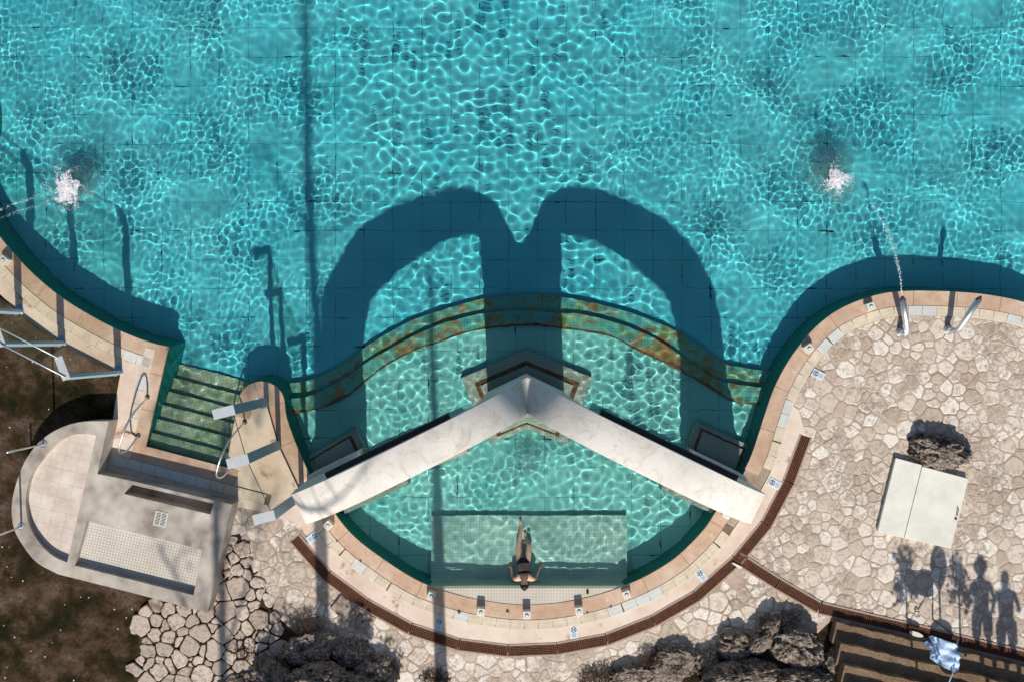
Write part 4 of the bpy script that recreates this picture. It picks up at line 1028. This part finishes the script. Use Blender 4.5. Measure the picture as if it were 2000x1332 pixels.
def person(J, name_label, hair_scale, fwd, hup, clothes, cat_='person', group=None, loc=(0, 0, 0)):
    V = []; E = []; idx = {}
    for kname, (p, r) in J.items(): idx[kname] = len(V); V.append((Vector(p), r))
    ch = lambda *n: [E.append((idx[a], idx[b])) for a, b in zip(n, n[1:])]
    ch('pelvis', 'waist', 'chest', 'neck')
    for s in 'LR':
        ch('chest', 'sh' + s, 'el' + s, 'wr' + s); ch('pelvis', 'hip' + s, 'kn' + s, 'an' + s, 'to' + s)
        w, e_ = Vector(J['wr' + s][0]), Vector(J['el' + s][0]); add_hand(V, E, idx['wr' + s], w, w + (w - e_), 1 if s == 'L' else -1, Vector((0, 0, 1)))
    V[idx['neck']] = (V[idx['neck']][0], .05); V.append((V[idx['neck']][0] + Vector(hup) * .09, .048)); E.append((idx['neck'], len(V) - 1))
    me = skin_mesh(V, E, idx['pelvis']); mb_ = MB(); mb_.add([v.co.copy() for v in me.vertices], [tuple(p.vertices) for p in me.polygons])
    hc_ = Vector(J['neck'][0]) + Vector(hup) * .17; head_mesh(mb_, hc_, Vector(fwd), Vector(hup))
    mb_.v = [tuple(Vector(v) - Vector(loc)) for v in mb_.v]
    b = mb_.build('person', M['skin'], smooth=True, recalc=False); b.location = loc; tag(b, name_label, cat_, group)
    h = MB(); bm = bmesh.new(); bmesh.ops.create_icosphere(bm, subdivisions=4, radius=1); side = Vector(hup).cross(Vector(fwd)).normalized(); keep = {}
    vs = []
    for v in bm.verts:
        n = v.co; w = 1.08 + .04 * noise.noise(n * 5)
        if n.x > .2: w *= 1 - .35 * max(0, n.x - .2) * (1 if n.z < .5 else .3)
        vs.append(hc_ - Vector(loc) + Vector(fwd) * (n.x * .105 * w - .012) + side * n.y * .088 * w + Vector(hup) * (n.z * .122 * w + .008))
    h.add(vs, [tuple(v.index for v in f.verts) for f in bm.faces]); bm.free(); 
    bun = hc_ - Vector(loc) - Vector(fwd) * .105 + Vector(hup) * .05
    for _ in range(1): h.add([bun + Vector(v) * .045 for v in icov], icof)
    h.build('hair', M['hair'], b, smooth=True, recalc=False)
    for nm, mt, segs in clothes:
        m_ = MB()
        for pts, rs in segs: m_.tube([Vector(p) - Vector(loc) for p in pts], rs, 16)
        m_.build(nm, mt, b, smooth=True)
    return b
def Q(px, py, z): w = W(px, py, z); return Vector((w.x, w.y, z))
J = dict(pelvis=(Q(1022, 1096, -.17), (.12, .10)), waist=(Q(1023, 1108, -.09), (.105, .085)), chest=(Q(1024, 1121, .0), (.125, .095)), neck=(Q(1024, 1131, .08), .05),
         shL=(Q(1008, 1131, .04), .052), elL=(Q(1002, 1127, -.13), .038), wrL=(Q(999, 1109, -.23), .027),
         shR=(Q(1040, 1131, .04), .052), elR=(Q(1047, 1127, -.13), .038), wrR=(Q(1053, 1110, -.23), .027),
         hipL=(Q(1014, 1092, -.20), .088), knL=(Q(1013, 1056, -.24), .055), anL=(Q(1018, 1026, -.31), .036), toL=(Q(1016, 1012, -.28), .028),
         hipR=(Q(1031, 1092, -.20), .088), knR=(Q(1033, 1064, -.10), .056), anR=(Q(1026, 1047, -.29), .038), toR=(Q(1024, 1036, -.31), .03))
c1, c2 = J['chest'][0], J['waist'][0]; ax = (c2 - c1).normalized()
pl, wa = J['pelvis'][0], J['waist'][0]
swim = [('bikini_top', M['black_cloth'], [([c1 + ax * -.005, c1 + ax * .035], [.148, .146])]), ('bikini_bottom', M['black_cloth'], [([pl + (wa - pl) * .38, pl, J['hipL'][0].lerp(J['hipR'][0], .5) + Vector((0, .06, .0))], [.128, .148, .09])])]
person(J, 'woman in a black bikini leaning back on the tiled shelf, legs stretched out', 1, Vector((0, .8, .6)).normalized(), Vector((0, -.35, .94)).normalized(), swim, loc=Q(1022, 1096, -.3))
GZ = 1.13
def standing(x, y, seed, label, hat=False):
    r_ = random.Random(seed); B = Vector((x, y, GZ)); q = lambda a, b, c: B + Vector((a, b, c)); k = r_.uniform(.02, .1)
    J = dict(pelvis=(q(0, 0, .95), (.13, .1)), waist=(q(0, 0, 1.1), (.12, .09)), chest=(q(0, 0, 1.32), (.14, .1)), neck=(q(0, 0, 1.48), .05),
             shL=(q(-.19, 0, 1.42), .055), elL=(q(-.3, -.02, 1.15), .04), wrL=(q(-.18 - k, .16, 1.0), .028), shR=(q(.19, 0, 1.42), .055), elR=(q(.3, -.02, 1.15), .04), wrR=(q(.16 + k, .16, 1.02), .028),
             hipL=(q(-.1, 0, .88), .09), knL=(q(-.13, .02, .48), .06), anL=(q(-.14, 0, .08), .04), toL=(q(-.15, .15, .03), .035), hipR=(q(.1, 0, .88), .09), knR=(q(.13, .02, .48), .06), anR=(q(.14, 0, .08), .04), toR=(q(.16, .15, .03), .035))
    cl = [('shirt', M['cloth'], [([q(0, 0, .92), q(0, 0, 1.1), q(0, 0, 1.35), q(0, 0, 1.47)], [.17, .16, .185, .1])]), ('shorts', M['black_cloth'], [([q(-.11, 0, .9), q(-.13, .01, .6)], [.12, .1]), ([q(.11, 0, .9), q(.13, .01, .6)], [.12, .1])])]
    if hat: cl.append(('hat', M['offwhite'], [([q(0, 0, 1.70), q(0, 0, 1.715), q(0, 0, 1.72), q(0, 0, 1.83)], [.16, .16, .11, .09])]))
    person(J, label, 1, Vector((0, 1, 0)), Vector((0, 0, 1)), cl, group='bystanders on the upper bank south of the steps', loc=B)
standing(10.25, -8.55, 1, 'bystander in a brimmed hat on the upper bank', True)
standing(10.78, -8.75, 2, 'bystander in a blue shirt right of the one in a hat')
standing(11.75, -8.4, 3, 'bystander standing farthest right on the upper bank')
def parasol(x, y, hgt, label):
    e = empty('closed_parasol', (x, y, GZ - .05), 0, label, 'parasol', None)
    m = MB(); m.tube([(0, 0, 0), (0, 0, hgt)], .022, 8); m.build('pole', M['steel'], e)
    m = MB(); n = 14; rs = [.05, .12, .17, .19, .17, .12, .04]; m.tube([(0, 0, hgt * (.5 + .5 * i / 6)) for i in range(7)], rs, n); m.build('folded_canopy', M['cloth'], e, smooth=True)
    m = MB(); m.tube([(0, 0, 0), (0, 0, .07)], .25, 16); m.build('base', M['footbath'], e)
def sapling(x, y, hgt, label, seed):
    rr = random.Random(seed); e = empty('young_tree', (x, y, GZ - .05), 0, label, 'young tree', 'young trees on the upper bank'); m = MB()
    m.tube([(0, 0, 0), (.02, 0, hgt)], [.028, .012], 7); m.build('trunk', M['bark'], e); m = MB()
    for _ in range(12):
        c = Vector((rr.gauss(0, .09), rr.gauss(0, .09), hgt * rr.uniform(.5, 1.02))); n0 = len(m.v)
        for _ in range(26):
            d = Vector((rr.gauss(0, .07), rr.gauss(0, .07), rr.gauss(0, .08))); a = Vector((rr.gauss(0, 1), rr.gauss(0, 1), rr.gauss(0, 1))).normalized() * .05; b = a.orthogonal().normalized() * .028; p = c + d
            m.add([p - a, p + b, p + a, p - b], [(0, 1, 2, 3)])
    m.build('crown', M['green'], e, recalc=False)
sapling(8.60, -7.9, 1.4, 'slender young tree nearest the boulders on the upper bank', 3); sapling(9.74, -7.85, 1.35, 'slender young tree between the closed parasol and the bystanders', 4)
parasol(9.32, -7.7, 1.5, 'closed parasol between two young trees on the upper bank')

# ------------------------------------------------------------------ trees south of the frame (their shadows cross the pool)
def leafclump(m, c, rad, n, s, rr):
    for _ in range(n):
        d = Vector((rr.gauss(0, 1), rr.gauss(0, 1), rr.gauss(0, 1))); d = d.normalized() * rad * rr.random() ** .45
        p = Vector(c) + d; a = Vector((rr.gauss(0, 1), rr.gauss(0, 1), rr.gauss(0, 1))).normalized() * s; b = a.orthogonal().normalized() * s * .55
        m.add([p - a, p + b, p + a, p - b], [(0, 1, 2, 3)])
def tree(x, y, z0, h, r0, crown_z, crown_r, limbs, label, seed, nclump=26, leaf=.1, per=70, twigs=()):
    rr = random.Random(seed); e = empty('tree', (x, y, z0), 0, label, 'tree', 'trees south of the pool')
    pts = []; n = 14
    for i in range(n + 1):
        t = i / n; pts.append(Vector((.16 * noise.noise(Vector((t * 2.5, seed, 0))), .16 * noise.noise(Vector((t * 2.5, seed, 9))), h * t)))
    m = MB(); m.tube(pts, [r0 * (1.15 if i == 0 else 1) * (1 - .45 * i / n) for i in range(n + 1)], 10)
    for (lz, la, ll) in limbs:
        b = pts[min(n, int(lz / h * n))]; d = Vector((math.cos(la), math.sin(la), .45)); q = [b + d * ll * t + Vector((0, 0, .25 * ll * t * t)) for t in (0, .25, .5, .75, 1)]
        m.tube(q, [r0 * .38, r0 * .3, r0 * .22, r0 * .14, r0 * .05], 6)
        for _ in range(7):
            t = rr.uniform(.3, 1); s = b + d * ll * t + Vector((0, 0, .25 * ll * t * t)); v = Vector((rr.gauss(0, 1), rr.gauss(0, 1), rr.uniform(.1, 1))).normalized() * ll * .35
            m.tube([s, s + v * .5 + Vector((0, 0, .05)), s + v], [r0 * .12, r0 * .08, r0 * .03], 5)
    m.build('trunk', M['bark'], e, smooth=True)
    m = MB()
    for _ in range(nclump):
        d = Vector((rr.gauss(0, 1), rr.gauss(0, 1), rr.gauss(0, .6))); d = d.normalized() * crown_r * rr.random() ** .45
        leafclump(m, Vector((pts[-1].x, pts[-1].y, crown_z)) + d, crown_r * .32, per, leaf, rr)
    m.build('crown', M['green'], e, recalc=False)
tree(-4.02, -10.2, 1.0, 16, .155, 15.6, 1.8, [(7.2, .3, 2.0), (8.0, 2.4, 1.9), (8.8, -.5, 1.6), (13.5, 1, 1.4), (14, 4, 1.4)], 'tall straight pine with a high crown behind the left boulders', 1)
tree(-5.95, -13.4, .3, 8.3, .13, 8.2, 1.5, [(5.2, 1.0, 1.6), (5.8, 2.6, 1.7), (6.4, 4.4, 1.4), (7, .1, 1.5)], 'leafy tree with a slanting trunk behind the loose stones', 4, 17, .075, 22)
for bx_, by_, rad_, hz_, lab in ((-4.7, -9.1, .8, 1.6, 'dense laurel bush on the upper bank behind the left boulders'), (-3.1, -9.3, .8, 1.6, 'dense laurel bush on the upper bank, right of the other one')):  # added outside the view so their shadow darkens the lower left boulders
    e = empty('bush', (bx_, by_, .8), 0, lab, 'bush', 'bushes on the upper bank'); rr = random.Random(int(bx_ * 7)); m = MB()
    for _ in range(16):
        d = Vector((rr.gauss(0, 1), rr.gauss(0, 1), rr.gauss(0, .8))).normalized() * rad_ * rr.random() ** .4; leafclump(m, Vector((0, 0, hz_ - .8)) + d, .38, 130, .06, rr)
    m.build('crown', M['green'], e, recalc=False); m = MB(); m.tube([(0, 0, -.1), (.05, 0, hz_ - .8)], .06, 8); m.build('stem', M['bark'], e)
e = empty('lamp_post', (-1.44, -10.0, 1.0), 0, 'tall tapered lamp post behind the middle of the lower curve', 'lamp post')
m = MB(); m.tube([(0, 0, 0), (0, 0, 2.5), (0, 0, 7.4)], [.15, .13, .06], 12); m.build('pole', M['steel_blue'], e, smooth=True)
m = MB(); m.bar((0, 0, 7.35), (-.9, 0, 7.5), .05, .05); m.build('arm', M['steel_blue'], e)
m = MB(); m.box((-1.0, 0, 7.5), .5, .2, .1); m.build('lamp_head', M['offwhite'], e, bevel=.03)

# ------------------------------------------------------------------ lawn, daisies, dry brush
LW = [W(*p) for p in [(-60, 600), (0, 585), (40, 625), (118, 682), (225, 740), (212, 800), (150, 815), (90, 840), (50, 875), (20, 940), (8, 1000), (20, 1060), (60, 1110), (120, 1132), (250, 1166), (340, 1190), (300, 1210), (272, 1360), (-60, 1360)]]
lx0, lx1 = min(p.x for p in LW), max(p.x for p in LW); ly0, ly1 = min(p.y for p in LW), max(p.y for p in LW)
rr = random.Random(5); m = MB(); md = MB(); cnt = 0
while cnt < 42000:
    x, y = rr.uniform(lx0, lx1), rr.uniform(ly0, ly1)
    if not pip((x, y), LW): continue
    cnt += 1
    d = noise.noise(Vector((x * 1.1, y * 1.1, 2)))
    if d + rr.random() * .7 < .15: continue
    a = rr.uniform(0, 6.28); L_ = rr.uniform(.025, .075); w = .006; tx, ty = math.cos(a), math.sin(a); ln = rr.uniform(.3, 1) * L_
    m.add([(x - ty * w, y + tx * w, 0), (x + ty * w, y - tx * w, 0), (x + tx * ln, y + ty * ln, L_ * .7)], [(0, 1, 2)])
k = NT('grass_blades'); n1 = k.noise(1.2, 6, .65); n2 = k.noise(30, 3)
c = k.ramp(n1, [(.36, C(56, 62, 24)), (.5, C(98, 78, 48)), (.62, C(124, 104, 80))]); c = k.mix(k.ramp(n2, [(.4, (0, 0, 0)), (.6, (.7, .7, .7))]), c, C(52, 42, 26)); k.col(c); M['grass'] = k.done(.9, .1)
tag(m.build('grass', M['grass'], recalc=False), kind='stuff')
for _ in range(230):
    x, y = rr.uniform(lx0, lx1), rr.uniform(ly0, ly1)
    if not pip((x, y), LW) or noise.noise(Vector((x * 1.4, y * 1.4, 7))) < -.05: continue
    r = rr.uniform(.009, .018); n = 8; P = [(x + r * (1 if i % 2 else .75) * math.cos(2 * math.pi * i / n), y + r * (1 if i % 2 else .75) * math.sin(2 * math.pi * i / n), .075 + (i % 2) * .004) for i in range(n)]
    md.add(P + [(x, y, .08)], [(i, (i + 1) % n, n) for i in range(n)])
tag(md.build('daisies', M['daisy'], recalc=False), kind='stuff')
def brush(px, py, r, n, z0, label, seed, mat='brush'):
    rr = random.Random(seed); m = MB(); c = W(px, py, z0)
    for _ in range(n):
        a = rr.uniform(0, 6.28); d = r * rr.random() ** .6; p = Vector((c.x + d * math.cos(a) * 1.4, c.y + d * math.sin(a), z0 + rr.random() * .12 * (1 - d / r)))
        v = Vector((rr.gauss(0, 1), rr.gauss(0, 1), rr.uniform(.2, 1.3))).normalized() * rr.uniform(.03, .09); w = v.orthogonal().normalized() * .007
        m.add([p - w, p + w, p + v], [(0, 1, 2)])
        if rr.random() < .4: leafclump(m, p + v, .02, 2, .014, rr)
    o = m.build('shrub', M[mat], recalc=False); tag(o, label, 'shrub', 'low dry shrubs between the boulders')
brush(1180, 1330, .4, 1500, .08, 'tangled dry brown shrub at the lower edge right of centre', 1)
brush(600, 1222, .3, 600, .12, 'mossy brown shrub creeping over the boulder by the inspection cover', 2)
brush(1270, 1290, .2, 350, .15, 'dark shrub on top of the mossy boulder, right group', 3)
brush(1500, 1212, .16, 250, .15, 'small dark shrub at the tip of the slanted boulder', 4)
brush(480, 1270, .3, 800, .05, 'reddish moss tuft between the loose stepping stones', 5)
brush(850, 1325, .25, 600, .05, 'green brown tuft at the lower edge below the drain', 6, 'grass')
brush(170, 800, .35, 900, .0, 'dark weeds in the corner between lawn and foot bath', 7, 'grass')
bm = None
